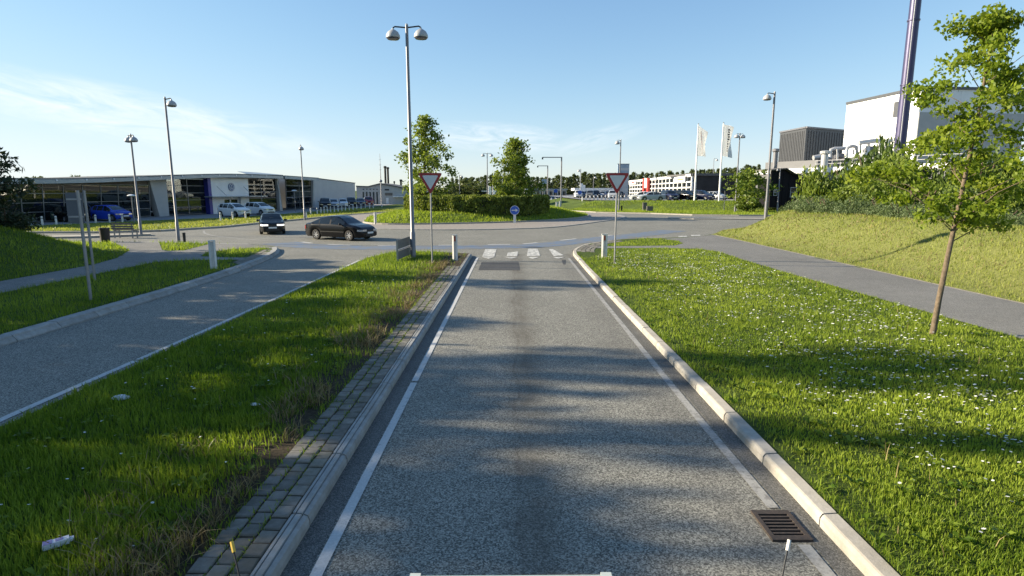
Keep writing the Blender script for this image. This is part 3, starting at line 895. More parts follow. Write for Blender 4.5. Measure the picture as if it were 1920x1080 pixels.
def lumpy(x, y, s, seed):
    """cheap value noise 0..1"""
    r = np.random.RandomState(seed); T = r.rand(64, 64)
    u, v = x / s, y / s
    i, j = np.floor(u).astype(int), np.floor(v).astype(int)
    a, b_ = sst(u - i), sst(v - j)
    g = lambda p, q: T[p % 64, q % 64]
    return (g(i, j) * (1 - a) + g(i + 1, j) * a) * (1 - b_) + (g(i, j + 1) * (1 - a) + g(i + 1, j + 1) * a) * b_
def scatter(poly, holes, dens, seed, maxd):
    """random points in a polygon, thinned by a density that falls with distance"""
    r = np.random.RandomState(seed)
    P = np.array([p[:2] for p in poly]); x0, y0 = P.min(0); x1, y1 = P.max(0)
    x0, x1, y0, y1 = max(x0, -60), min(x1, 60), max(y0, 2.6), min(y1, 100)
    xs, ys = [], []
    yy = y0
    while yy < y1:
        y2 = min(yy * 1.25 + 0.3, y1)
        dm = dens(yy) * 1.02
        xa, xb = max(x0, -0.93 * y2 - 1.5), min(x1, 0.93 * y2 + 1.5)
        if xb > xa:
            n = int(dm * (xb - xa) * (y2 - yy))
            xs.append(r.uniform(xa, xb, n)); q = r.uniform(yy, y2, n); ys.append(q)
            keep = r.rand(n) < dens(q) / dm
            xs[-1] = xs[-1][keep]; ys[-1] = ys[-1][keep]
        yy = y2
    x, y = np.concatenate(xs), np.concatenate(ys)
    ok = in_poly(x, y, poly) & visible(x, y)
    for hl in holes: ok &= ~in_poly(x, y, hl)
    return x[ok], y[ok]
def near_dens(k):
    return lambda d: k * 26000 / np.maximum(np.asarray(d, float), 4.2) ** 1.55
def grow(poly, holes, hfun, k, seed, name, label, mat='blade', hgt=0.075, straw=0.0, edge=None, tone_shift=0.0):
    x, y = scatter(poly, holes, near_dens(k), seed, 1)
    r = np.random.RandomState(seed + 1)
    if edge is not None:
        p = edge(x, y); ok = r.rand(len(x)) < p; x, y = x[ok], y[ok]
    d = np.hypot(x, y)
    z = hfun(x, y) - 0.01
    c = lumpy(x, y, 0.45, seed + 2); c2 = lumpy(x, y, 2.1, seed + 3); c3 = lumpy(x, y, 0.16, seed + 5)
    h = hgt * (0.55 + 0.6 * c + 0.5 * c3) * r.uniform(0.6, 1.35, len(x)) * (1 + d / 60)
    w = 0.0045 * (1 + d / 6) * r.uniform(0.7, 1.3, len(x))
    tone = np.clip(0.12 + 0.46 * c2 + 0.28 * (c - .3) + r.normal(0, 0.16, len(x)) + tone_shift, 0, 1)
    blades(name, x, y, z, h, w, tone, seed + 4, mat, label)
PAVE_HOLE = [(-2.5, 0), (-2.42, 6), (-2.46, 9), (-2.36, 12), (-2.42, 15), (-2.28, 18), (-2.2, 22), (-1.9, 24), (-1.9, 0)]
def isl_edge(x, y):
    p = np.ones(len(x))
    near = sst((-2.5 - x) / 0.9)                        # thin, scruffy strip beside the pavers
    p *= np.clip(0.10 + 0.85 * near + 0.5 * (lumpy(x, y, 0.3, 91) - .55), 0, 1)
    bare = sst((y - 14) / 4) * sst((x + 5.2) / 1.8) * (y < 25)     # worn patch towards the nose
    p *= 1 - 0.5 * bare * (lumpy(x, y, 0.4, 92) > 0.42)
    return p
grow([(-6.42, 2), (-6.44, 18), (-6.46, 22.5), (-6.38, 25.2), (-5.95, 26.8), (-5, 27.6), (-3.6, 27.2), (-2.03, 26.5), (-2.03, 2)], [PAVE_HOLE], h_isl, 1.3, 20, 'grass',
     'green grass and weeds of the island between the two lanes', hgt=0.085, edge=isl_edge)
LAWN_R = [(2.97, 2), (2.97, 21.5), (3.06, 26.4), (3.6, 28.9), (4.2, 30.8), (5.5, 33), (7.5, 34.7), (9.4, 34.9), (10.0, 34), (10.1, 28), (9.75, 24), (9.8, 19), (10.05, 12), (10.25, 2)]
CORNER_HOLE = [(3.0, 24.5), (3.9, 25.5), (4.4, 28.5), (5.0, 30.6), (6.3, 32.6), (7.6, 33.9), (7.3, 35.2), (5, 33.5), (3.5, 30.5), (2.9, 27)]
grow(LAWN_R, [PATH_R, CORNER_HOLE], h_A, 1.35, 40, 'grass', 'bright green lawn grass between the lane and the right footpath', hgt=0.05, tone_shift=0.18,
     edge=lambda x, y: np.clip(0.3 + 2.0 * (x - 2.97) - 0.5 * lumpy(x, y, 0.5, 93), 0.1, 1))
grow([(-10.3, 2), (-10.28, 14.5), (-10.38, 18.5), (-10.7, 22.5), (-11.2, 26.1), (-11.8, 28.3), (-14.3, 31), (-16.8, 31.5), (-19.8, 32.3), (-26, 32.5), (-26, 2)],
     [PATH_L, [(-10.3, 22), (-11.3, 22.4), (-11.9, 26), (-12.2, 28.2), (-11, 28.4)]], h_B, 0.75, 60, 'grass', 'grass of the left verge and bank', hgt=0.085, tone_shift=0.02)
grow([(13.3, 2), (13.25, 18), (13.3, 26), (13.35, 37.6), (15.5, 42.3), (19, 45.5), (26, 47.5), (26, 2)], [], h_A, 0.75, 80, 'grass', 'dry yellowish grass of the bank above the right footpath', 'blade_bank', hgt=0.065)
# far lawns: coarse tufts
def far_tufts(poly, holes, hfun, per_m2, seed, name, label, mat='blade', hgt=0.14):
    r = np.random.RandomState(seed)
    P = np.array([p[:2] for p in poly]); x0, y0 = P.min(0); x1, y1 = P.max(0)
    n = int(per_m2 * (x1 - x0) * (y1 - y0))
    x, y = r.uniform(x0, x1, n), r.uniform(y0, y1, n)
    ok = in_poly(x, y, poly) & visible(x, y, 3)
    for hl in holes: ok &= ~in_poly(x, y, hl)
    x, y = x[ok], y[ok]
    c = lumpy(x, y, 1.3, seed + 2); c2 = lumpy(x, y, 5, seed + 3)
    h = hgt * (.5 + .9 * c) * r.uniform(.6, 1.4, len(x))
    blades(name, x, y, hfun(x, y) - .02, h, 0.07 * r.uniform(.7, 1.5, len(x)), np.clip(.25 + .3 * c2 + .3 * c + r.normal(0, .14, len(x)), 0, 1), seed, mat, label, two=False, lean=.5)
far_tufts(VD, [], h_D, 60, 100, 'grass', 'tufty grass on the mound of the roundabout island', hgt=0.22)
far_tufts([(-45, 41.2), (-29.5, 41.2), (-26, 42.9), (-23.8, 47.2), (-23.1, 53.2), (-21.9, 60.2), (-20.8, 69), (-17.7, 79), (-15, 86), (-26.5, 95), (-28.3, 69), (-30.5, 61), (-34, 57.5), (-39, 48)],
          [], h_C, 45, 101, 'grass', 'sunlit lawn grass in front of the car showroom', 'blade_bank', hgt=0.12)
far_tufts([(8.5, 87), (11.7, 79), (18, 75.2), (22.2, 70.8), (27, 69.2), (60, 67.2), (60, 92), (30, 93), (12, 98)], [], h_E, 30, 102, 'grass', 'mown grass on the low bank before the right hand car lot', hgt=0.2)

# daisies and seed heads
def daisies(name, label, x, y, hfun, seed):
    r = np.random.RandomState(seed); n = len(x); d = np.hypot(x, y)
    z = hfun(x, y) + r.uniform(.05, .09, n)
    rad = r.uniform(.009, .015, n) * (1 + d / 22)
    tx, ty = r.uniform(-.4, .4, n), r.uniform(-.5, .2, n)
    K = 6; V = np.zeros((n, K, 3))
    for k in range(K):
        a = 2 * np.pi * k / K
        ux, uy = np.cos(a) * rad, np.sin(a) * rad
        V[:, k, 0] = x + ux; V[:, k, 1] = y + uy; V[:, k, 2] = z + ux * tx + uy * ty
    tag(link(name, np_mesh(name, V.reshape(-1, 3), np.arange(n * K), np.full(n, K), np.repeat(r.rand(n), K), ('petal',))), label, 'flowers', kind='stuff')
r_ = np.random.RandomState(5)
cx, cy = [], []
for k in range(520):                      # clusters drift through the right lawn
    yy = 4.5 + 22 * r_.rand() ** 1.15
    xx = r_.uniform(3.8, 9.9)
    wgt = np.exp(-((xx - (7.6 - 0.08 * yy)) / 2.2) ** 2)
    if r_.rand() > 0.25 + wgt: continue
    m = r_.randint(4, 15); s = r_.uniform(.1, .45)
    cx.append(r_.normal(xx, s, m)); cy.append(r_.normal(yy, s, m))
cx.append(r_.uniform(3.5, 9.8, 300)); cy.append(r_.uniform(4.5, 28, 300))
cx, cy = np.concatenate(cx), np.concatenate(cy)
ok = in_poly(cx, cy, LAWN_R) & ~in_poly(cx, cy, PATH_R) & (cx > 3.6)
daisies('daisies', 'small white daisies scattered in the right lawn', cx[ok], cy[ok], h_A, 8)
cx, cy = r_.uniform(-6, -2.9, 150), r_.uniform(4, 19, 150)
daisies('daisies', 'few white daisies in the grass of the splitter island', cx, cy, h_isl, 9)
# dry straw beside the pavers, tall stalks elsewhere
n = 9500
y = 3 + 20 * r_.rand(n) ** 1.6; x = -2.55 - np.abs(r_.normal(0, .55, n))
k_ = lumpy(x, y, .5, 77) > 0.5
x, y = x[k_], y[k_]
blades('straw', x, y, h_isl(x, y) - .01, r_.uniform(.06, .24, len(x)), .006 * (1 + y / 9), r_.rand(len(x)), 31, 'straw', 'dry straw and dead stalks beside the pavers', lean=0.9)
n = 420
x = r_.uniform(3.2, 9.5, n); y = r_.uniform(4, 26, n); k_ = (x < 4.4) | (r_.rand(n) < .25); x, y = x[k_], y[k_]
blades('straw', x, y, h_A(x, y), r_.uniform(.1, .24, len(x)), .006 * (1 + y / 9), r_.rand(len(x)), 32, 'straw', 'scattered dry stalks in the right lawn', lean=0.3)
n = 8000
y = r_.uniform(8, 44, n); x = 13.5 + 9 * r_.rand(n)
k_ = (lumpy(x, y, .6, 78) > 0.5) & visible(x, y) & in_poly(x, y, VA); x, y = x[k_], y[k_]
blades('straw', x, y, h_A(x, y), r_.uniform(.07, .17, len(x)), .009 * (1 + y / 9), r_.rand(len(x)), 33, 'straw', 'cut dry grass lying on the right bank', two=False, lean=1.3)
# broad-leaved weeds in rosettes, ragged tufts along the kerb
def rosettes(x, y, hfun, seed, label):
    r = np.random.RandomState(seed); n = len(x); m = 9
    a = r.uniform(0, 2 * np.pi, (n, m)); L = r.uniform(.04, .1, (n, 1)) * r.uniform(.7, 1.2, (n, m)); z = hfun(x, y)[:, None]
    c, s = np.cos(a), np.sin(a); X, Y = x[:, None], y[:, None]; w = L * .22; t = r.uniform(.2, .9, (n, m))
    V = np.stack([np.stack([X + 0 * c, Y + 0 * c, z + .015 + 0 * c], 2), np.stack([X + c * L * .6 - s * w, Y + s * L * .6 + c * w, z + .03 + L * t * .7], 2),
                  np.stack([X + c * L, Y + s * L, z + .02 + L * t * .75], 2), np.stack([X + c * L * .6 + s * w, Y + s * L * .6 - c * w, z + .03 + L * t * .7], 2)], 2).reshape(-1, 3)
    tone = np.clip(np.repeat(r.uniform(.05, .6, n), m) + r.normal(0, .08, n * m), 0, 1)
    tag(link('weeds', np_mesh('weeds', V, np.arange(n * m * 4), np.full(n * m, 4), np.repeat(tone, 4), ('blade',))), label, 'weeds', kind='stuff')
x = r_.uniform(-6.2, -2.7, 420); y = 3.2 + 20 * r_.rand(420) ** 1.5
rosettes(x, y, h_isl, 61, 'broad leaved weeds in the island grass')
x = 3.0 + 6.7 * r_.rand(520) ** 1.4; y = 3.4 + 20 * r_.rand(520) ** 1.4
rosettes(x, y, h_A, 62, 'broad leaved weeds in the right lawn')
n = 2600
y = 3 + 23 * r_.rand(n) ** 1.5; x = 2.955 + np.abs(r_.normal(0, .07, n)); k_ = lumpy(x * 0, y, .35, 79) > .45; x, y = x[k_], y[k_]
blades('grass', x, y, h_A(x, y) - .02, r_.uniform(.05, .15, len(x)), .006 * (1 + y / 9), r_.rand(len(x)) * .8, 35, 'blade', 'ragged grass tufts hanging over the back of the right kerb', lean=.7)
# weeds growing out of the paver joints
n = 1900
y = 3.6 + 16 * r_.rand(n) ** 1.4; x = -1.99 - .165 * (1 + r_.randint(0, 3, n)) + r_.normal(0, .02, n)
blades('grass', x, y, np.full(n, .115), r_.uniform(.02, .07, n), .006 * (1 + y / 9), r_.rand(n) * .7, 34, 'blade', 'weeds growing in the joints of the pavers', lean=.8)
# ================================================================== TREES AND SHRUBS
def leaf_arrays(P, size, r, aspect=0.6, up=-0.2, tone=None):
    """rhombic leaves at points P"""
    n = len(P)
    nrm = r.normal(0, 1, (n, 3)); nrm[:, 2] = np.abs(nrm[:, 2]) * (1 + up * 3); nrm /= np.linalg.norm(nrm, axis=1)[:, None]
    t = r.normal(0, 1, (n, 3)); t -= (t * nrm).sum(1)[:, None] * nrm; t /= np.linalg.norm(t, axis=1)[:, None]
    b = np.cross(nrm, t)
    s = (size * r.uniform(.6, 1.4, n))[:, None]
    V = np.stack([P - t * s * .5, P + b * s * aspect * .5 - t * s * .08, P + t * s * .5, P - b * s * aspect * .5 - t * s * .08], 1).reshape(-1, 3)
    if tone is None: tone = np.clip(r.normal(.45, .22, n), 0, 1)
    return V, np.repeat(tone, 4)
def leaf_mesh(name, P, size, seed, mat, aspect=.6, up=.25, tone=None):
    r = np.random.RandomState(seed)
    V, tn = leaf_arrays(P, size, r, aspect, up, tone)
    n = len(P)
    return np_mesh(name, V, np.arange(n * 4), np.full(n, 4), tn, (mat,))
def tree_meshes(seed, H, crown_r, crown_lo, n_limb, n_leaf, leaf, mat_leaf, mat_bark, trunk_r, lean=(0, 0), shape='oval', clump=0.35, gaps=0.25, fork=True):
    """trunk with limbs, and a crown of leaves clustered round the ends of twigs"""
    r = np.random.RandomState(seed); R_ = random.Random(seed)
    tb = MB(); N = 9; pts, rad = [], []
    for i in range(N):
        f = i / (N - 1)
        pts.append(Vector((lean[0] * f * H + .05 * H * .3 * math.sin(3 * f + seed), lean[1] * f * H + .04 * H * .3 * math.sin(2.3 * f + seed * 2), f * H * .9)))
        rad.append(trunk_r * (1.15 if i == 0 else 1) * (1 - f) ** .75 + .012)
    o = pts[0].copy(); pts = [p - o for p in pts]; pts[0].z = -.15
    tb.tube(pts, rad, 9)
    def axis(h):
        f = min(max(h / (H * .9), 0), 1) * (N - 1); i = min(int(f), N - 2)
        return pts[i].lerp(pts[i + 1], f - i)
    def prof(f):
        if shape == 'oval': return math.sin(math.pi * min(max(.08 + .9 * f, 0), 1)) ** .7
        if shape == 'egg': return (1 - f) ** .6 * min(1, (f + .1) * 4)
        if shape == 'cone': return (1 - f) ** .8 * (1 if f > .06 else .6)
        if shape == 'column': return min(1, (1 - f) * 3.0) ** .6 * (.75 + .25 * math.sin(3 * f))
        return math.sin(math.pi * (.15 + .8 * f)) ** .5
    tips = []
    for k in range(n_limb):
        f = (k + R_.random()) / n_limb
        h = crown_lo + (H - crown_lo) * f * .97
        az = k * 2.4 + R_.uniform(-.5, .5)
        L = crown_r * prof(f) * R_.uniform(.65, 1.15)
        if R_.random() < gaps * .4: L *= .45
        a = axis(max(h - L * .45, crown_lo * .9)); e = axis(h) + Vector((math.cos(az) * L, math.sin(az) * L, R_.uniform(-.1, .25) * L))
        m = a.lerp(e, .5) + Vector((0, 0, .08 * L + R_.uniform(-.05, .1) * L))
        tr = max(.01, trunk_r * .3 * (1 - f * .75))
        tb.tube([a, m, e], [tr, tr * .6, tr * .25], 5)
        for j in range(5):
            q = a.lerp(m, .5 + .1 * j) if j < 2 else m.lerp(e, (j - 1) / 3.2)
            s = L * .33 * R_.uniform(.4, 1)
            t2 = q + Vector((R_.gauss(0, 1), R_.gauss(0, 1), R_.gauss(.25, .6))).normalized() * s
            tb.tube([q, t2], [tr * .3, tr * .12], 4, False)
            if R_.random() > gaps * .5: tips.append((t2, s))
        tips.append((e, L * .2))
    tips.append((axis(H * .97) + Vector((0, 0, H * .03)), crown_r * .15))
    T = np.array([t[0][:] for t in tips])
    w = np.array([max(.15, t[1]) for t in tips]) ** .7; w /= w.sum()
    idx = r.choice(len(T), n_leaf, p=w)
    sz = clump * (.6 + .8 * r.rand(len(T)))
    off = r.normal(0, 1, (n_leaf, 3)); off /= np.linalg.norm(off, axis=1)[:, None]
    off *= (r.rand(n_leaf) ** .5 * sz[idx])[:, None]; off[:, 2] *= .7
    P = T[idx] + off
    ct = r.normal(0, .13, len(T))
    tone = np.clip(.42 + ct[idx] + r.normal(0, .17, n_leaf), 0, 1)
    cm = leaf_mesh('crown', P, leaf, seed + 1, mat_leaf, .62, -.15, tone)
    tm = tb.mesh('trunk', True); tm.materials.append(MATS[mat_bark])
    return tm, cm
def put_tree(name, meshes, loc, label, cat='tree', rz=0, s=1.0, group=None, sxy=None):
    t = thing(name, label, cat, loc, rz, group)
    t.scale = (sxy or s, sxy or s, s)
    link('trunk', meshes[0], parent=t); link('crown', meshes[1], parent=t)
    return t
# the young oak on the right lawn, leaning a little
om = tree_meshes(11, 6.6, 2.0, 2.1, 36, 12500, .085, 'leaf_oak', 'bark_pale', .044, (.028, .0), 'egg', .27, .8)
put_tree('oak_tree', om, (8.55, 11.4, .1), 'young leaning tree with bright yellow green leaves on the daisy lawn', rz=0)
# two trees on the roundabout
t1 = tree_meshes(23, 10.3, 3.5, 1.2, 54, 6800, .27, 'leaf_maple', 'bark', .14, (0, 0), 'egg', .66, .4)
put_tree('maple_tree', t1, (-9.3, 62, .85), 'taller loose crowned tree inside the round hedge of the roundabout', rz=.4)
t2 = tree_meshes(31, 8.0, 3.0, 1.0, 50, 7000, .27, 'leaf_maple', 'bark', .13, (0, 0), 'egg', .7, .35)
put_tree('maple_tree', t2, (.45, 64, .85), 'shorter dense round tree inside the roundabout hedge', rz=1.1)

def bush_mesh(seed, rx, ry, rz, n, leaf, mat, lumps=9, aspect=.6, up=-.15, stems=5):
    """leafy shrub: overlapping lobes filled with leaves, a few stems below"""
    r = np.random.RandomState(seed)
    C = r.normal(0, 1, (lumps, 3)); C /= np.linalg.norm(C, axis=1)[:, None]
    C *= r.uniform(.25, .72, lumps)[:, None]; C[:, 2] = np.abs(C[:, 2]) * .85 + .12
    rad = r.uniform(.3, .55, lumps)
    idx = r.choice(lumps, n, p=rad ** 2 / (rad ** 2).sum())
    o = r.normal(0, 1, (n, 3)); o /= np.linalg.norm(o, axis=1)[:, None]
    o *= (rad[idx] * r.rand(n) ** .33 * r.uniform(.8, 1.12, n))[:, None]
    P = C[idx] + o; P[:, 2] = np.abs(P[:, 2])
    P *= np.array([rx, ry, rz])
    ct = r.normal(0, .12, lumps)
    tone = np.clip(.42 + ct[idx] + r.normal(0, .18, n), 0, 1)
    cm = leaf_mesh('crown', P, leaf, seed + 1, mat, aspect, up, tone)
    tb = MB(); q = random.Random(seed)
    for k in range(stems):
        a = q.uniform(0, 6.28)
        tb.tube([(q.uniform(-.1, .1) * rx, q.uniform(-.1, .1) * ry, -.1), (math.cos(a) * rx * .3, math.sin(a) * ry * .3, rz * .45), (math.cos(a) * rx * .55, math.sin(a) * ry * .55, rz * .85)], [.05, .03, .012], 5)
    tm = tb.mesh('stem'); tm.materials.append(MATS['bark'])
    return tm, cm
def put_bush(name, meshes, loc, label, cat='shrub', rz=0, s=(1, 1, 1), group=None):
    t = thing(name, label, cat, loc, rz, group); t.scale = s
    link('stem', meshes[0], parent=t); link('crown', meshes[1], parent=t)
    return t
def hz(h, x, y):
    return float(h(np.array([x], float), np.array([y], float))[0])
BU = [bush_mesh(200, 1, 1, 1, 6500, .085, 'leaf_bush', 16), bush_mesh(205, 1, 1, 1, 6500, .085, 'leaf_dark', 16), bush_mesh(209, 1, 1, 1, 6500, .085, 'leaf_bush', 18)]
# (pixel x, pixel y of the top, distance, half width, which, label)
for u, v, dep, hw, k, lb in ((1548, 326, 43, 2.0, 0, 'rounded bright green shrub beside the black wooden house'),
                             (1612, 312, 47, 2.6, 1, 'dark green shrub below the steel pipes of the plant'),
                             (1655, 284, 44, 2.3, 1, 'tall dark conical shrub below the tall chimney'),
                             (1703, 300, 40, 2.4, 2, 'broad shrub behind the crown of the young tree'),
                             (1775, 318, 38, 2.6, 1, 'dark shrub right behind the trunk of the young tree'),
                             (1850, 300, 36, 2.6, 1, 'tall dark shrub under the white hall corner'),
                             (1925, 318, 34, 2.6, 2, 'big shrub at the far end of the juniper row'),
                             (1590, 352, 36, 1.7, 2, 'low shrub with pale blossom behind the junipers'),
                             (1650, 345, 34, 1.6, 0, 'light green low shrub behind the junipers'),
                             (1725, 352, 31, 1.6, 0, 'leafy low shrub behind the young trunk'),
                             (1805, 360, 29, 1.5, 1, 'dark low shrub behind the juniper bank'),
                             (1885, 352, 28, 1.7, 2, 'green low shrub filling the gap behind the junipers')):
    p = D(u, v, dep); zb = hz(h_A, p.x, p.y)
    put_bush('shrub', BU[k], (p.x, p.y, zb - .1), lb, rz=u * .37, s=(hw * 1.2, hw * 1.2, (p.z - zb + .1) * 1.12), group='shrubs on top of the right bank')
# pale blossom spikes on one shrub
JU = [bush_mesh(230 + k, 1, 1, 1, 3600, .10, 'leaf_juniper', 18, .3, -.2, 3) for k in range(3)]
jr = random.Random(4)
JP = [(1488, 377, 40), (1512, 372, 37), (1536, 377, 36), (1562, 374, 35), (1588, 380, 34), (1612, 376, 33), (1638, 380, 32), (1664, 382, 31), (1690, 384, 29.5), (1716, 387, 28.5), (1746, 388, 27.5), (1776, 392, 26.5),
      (1808, 391, 25.5), (1842, 393, 24.7), (1878, 394, 23.8), (1915, 396, 23)]
for i, (u, v, dep) in enumerate(JP):
    p = D(u, v, dep); zb = hz(h_A, p.x, p.y)
    put_bush('juniper_shrub', JU[i % 3], (p.x, p.y, zb - .08), 'low grey green juniper in the row along the crest of the right bank', 'shrub', i * 1.3, (jr.uniform(1.2, 1.5), jr.uniform(1.0, 1.3), max(.5, p.z - zb + .08) * jr.uniform(1.15, 1.4)), 'junipers along the right bank')
# pine and bush on the left bank
def pine_meshes(seed, H, cr, n):
    r = np.random.RandomState(seed); q = random.Random(seed)
    tb = MB(); tb.tube([(0, 0, -.2), (.05, 0, H * .5), (0, .05, H * .97)], [.14, .09, .02], 8)
    P = []; T = []
    nb = 60
    for k in range(nb):
        f = (k + q.random()) / nb; h = H * (.1 + .88 * f); az = k * 2.4
        L = cr * (1 - f) ** .7 * q.uniform(.6, 1.15) + .15
        e = Vector((math.cos(az) * L, math.sin(az) * L, h + L * .28))
        a = Vector((0, 0, h)); tb.tube([a, a.lerp(e, .55) - Vector((0, 0, .04 * L)), e], [.035, .022, .008], 4)
        for j in range(int(5 + L * 5)):
            t = q.uniform(.35, 1.02); c = a.lerp(e, t) + Vector((q.gauss(0, .13) * L, q.gauss(0, .13) * L, q.gauss(.04, .06) * L))
            m = 16
            o = r.normal(0, .085, (m, 3)); o[:, 2] = np.abs(o[:, 2]) * 1.5
            P.append(np.array(c[:]) + o); T.append(np.full(m, q.uniform(.15, .75)))
    P = np.concatenate(P); T = np.concatenate(T)
    if len(P) > n:
        s = r.choice(len(P), n, False); P, T = P[s], T[s]
    cm = leaf_mesh('crown', P, .24, seed, 'needle', .3, -.2, np.clip(T + r.normal(0, .1, len(T)), 0, 1))
    tm = tb.mesh('trunk', True); tm.materials.append(MATS['bark'])
    return tm, cm
PN = [pine_meshes(300, 5.0, 2.3, 14000), pine_meshes(305, 5.6, 2.2, 14000)]
def on_B(x, y): return (x, y, hz(h_B, x, y) - .1)
put_tree('pine_tree', PN[0], on_B(-24.9, 26.0), 'dark bushy pine on the grass bank beside the car showroom', rz=.3, s=1.05, sxy=1.2)
jb = bush_mesh(240, 1, 1, 1, 2600, .13, 'needle', 12, .3, -.1)
put_bush('spreading_shrub', jb, on_B(-23.3, 26.6), 'low dark spreading evergreen at the foot of the pine', s=(1.5, 1.3, 1.25))
# more pines and taller trees of the same belt, standing outside the picture; their shade lies over the lanes
k = 0
for x, y, s in ((-26.5, 24.6, 1.2), (-25.5, 22.2, 1.15), (-26.2, 19.4, 1.35), (-25.2, 16.6, 1.2), (-26.4, 14.0, 1.4), (-25.4, 11.4, 1.2), (-26.2, 9.0, 1.3), (-25, 6.2, 1.2), (-25.6, 3.6, 1.3)):
    put_tree('pine_tree', PN[k % 2], on_B(x, y), 'pine in the belt along the left bank that shades the exit lane', rz=k * 1.7, s=s, group='pines along the left bank'); k += 1
SH = [tree_meshes(41, 12.5, 3.2, 2.2, 46, 5200, .34, 'leaf_dark', 'bark', .2, (0, 0), 'oval', .75, .3),
      tree_meshes(47, 11.0, 2.6, 2.0, 40, 3600, .32, 'leaf_dark', 'bark', .17, (0, 0), 'column', .6, .35)]
for i, (x, y, s, m, sx_) in enumerate(((-29.5, 5.6, .86, 0, .9), (-31, 10.1, 1.3, 1, .32), (-30, 12.9, 1.45, 1, .48), (-30, 8.0, .9, 0, .9), (-33, 22.0, 1.3, 1, .5), (-28.5, 15.6, .9, 1, .8), (-28.6, 10.9, .8, 0, .95), (-28.4, 3.2, .8, 0, .95))):
    put_tree('tall_tree', SH[m], on_B(x, y), 'tall leafy tree in the belt behind the left bank pines', rz=i * 2.1, s=s, sxy=sx_, group='tall trees behind the left bank')

# ---- hedge ring on the roundabout
HC, HRX, HRY = (-3.75, 63.4), 7.7, 7.6
HZT = 2.36
r = np.random.RandomState(77)
ht = thing('hedge_ring', 'clipped round hedge encircling the roundabout mound', 'hedge', (0, 0, 0))
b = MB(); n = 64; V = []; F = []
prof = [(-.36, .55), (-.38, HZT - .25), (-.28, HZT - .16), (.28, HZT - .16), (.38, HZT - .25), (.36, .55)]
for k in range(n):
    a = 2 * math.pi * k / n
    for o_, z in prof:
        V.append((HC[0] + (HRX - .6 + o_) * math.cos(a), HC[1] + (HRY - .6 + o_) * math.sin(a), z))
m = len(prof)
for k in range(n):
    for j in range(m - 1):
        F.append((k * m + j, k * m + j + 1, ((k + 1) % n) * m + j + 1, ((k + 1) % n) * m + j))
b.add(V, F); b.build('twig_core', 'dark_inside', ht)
N = 40000
a = r.uniform(0, 2 * np.pi, N); side = r.rand(N)
o_ = np.where(side < .52, r.normal(.52, .08, N), np.where(side < .75, r.normal(-.52, .08, N), r.uniform(-.55, .55, N)))
z = np.where(side < .75, r.uniform(.6, HZT, N), HZT + r.normal(0, .05, N))
bulge = 0.09 * np.sin(a * 23) + .07 * np.sin(a * 41 + 1)
P = np.stack([HC[0] + (HRX - .6 + o_ + bulge) * np.cos(a), HC[1] + (HRY - .6 + o_ + bulge) * np.sin(a), z + .05 * np.sin(a * 31)], 1)
cl = lumpy(a * 7.6, z, .45, 78)
link('foliage', leaf_mesh('foliage', P, .2, 79, 'leaf_hedge', .7, -.3, np.clip(.15 + .7 * cl + r.normal(0, .16, N), 0, 1)), parent=ht)

# ---- the rows of trees far behind
FT = [tree_meshes(60 + k, 10, 1.6, .8, 30, 1000, .62, 'leaf_far', 'bark', .12, (0, 0), 'column' if k % 2 else 'cone', .62, .15) for k in range(5)]
FB = [tree_meshes(80 + k, 9, 3.2, .8, 28, 1400, .7, 'leaf_far', 'bark', .15, (0, 0), 'oval', .95, .15) for k in range(3)]
fr = random.Random(12)
u = 848
while u < 1425:
    dep = fr.uniform(205, 245)
    top = np.interp(u, [848, 900, 1000, 1060, 1100, 1180, 1260, 1340, 1425], [329, 327, 330, 327, 322, 321, 320, 314, 303]) + fr.uniform(-3, 5)
    p = D(u, top, dep)
    put_tree('slender_tree', FT[fr.randrange(5)], (p.x, p.y, 0), 'slender tree in the long row on the skyline behind the car lots', rz=fr.uniform(0, 6), s=p.z / 10, sxy=fr.uniform(.9, 1.3), group='row of slender trees on the skyline')
    u += fr.uniform(6, 10)
for u, v, dep, w in ((850, 345, 150, 1.0), (872, 335, 155, 1.1), (890, 340, 150, 1.0), (838, 352, 140, .9), (948, 345, 150, 1.0), (1320, 330, 190, 1.1), (1350, 322, 200, 1.2)):
    p = D(u, v, dep)
    put_tree('leafy_tree', FB[int(u) % 3], (p.x, p.y, 0), 'pale green leafy tree standing behind the roundabout', rz=u, s=p.z / 9, sxy=w, group='leafy trees behind the roundabout')
p = D(1406, 310, 76)
lm = tree_meshes(95, 6.2, 2.5, .6, 34, 3000, .34, 'leaf_bush', 'bark', .14, (0, 0), 'oval', .65, .2)
put_tree('leafy_tree', lm, (p.x, p.y, hz(h_E, p.x, p.y) - .1), 'bushy green tree beside the flagpoles and the black wooden house', s=.96, sxy=1.25)
# far woods to left and right of the frame
for i in range(26):
    x = -150 - i * 9 + fr.uniform(-4, 4)
    put_tree('leafy_tree', FB[i % 3], (x, 235 + fr.uniform(-25, 25), -.1), 'tree of the far wood beyond the showroom', s=fr.uniform(.8, 1.1), group='far wood beyond the showroom') if i < 12 else None
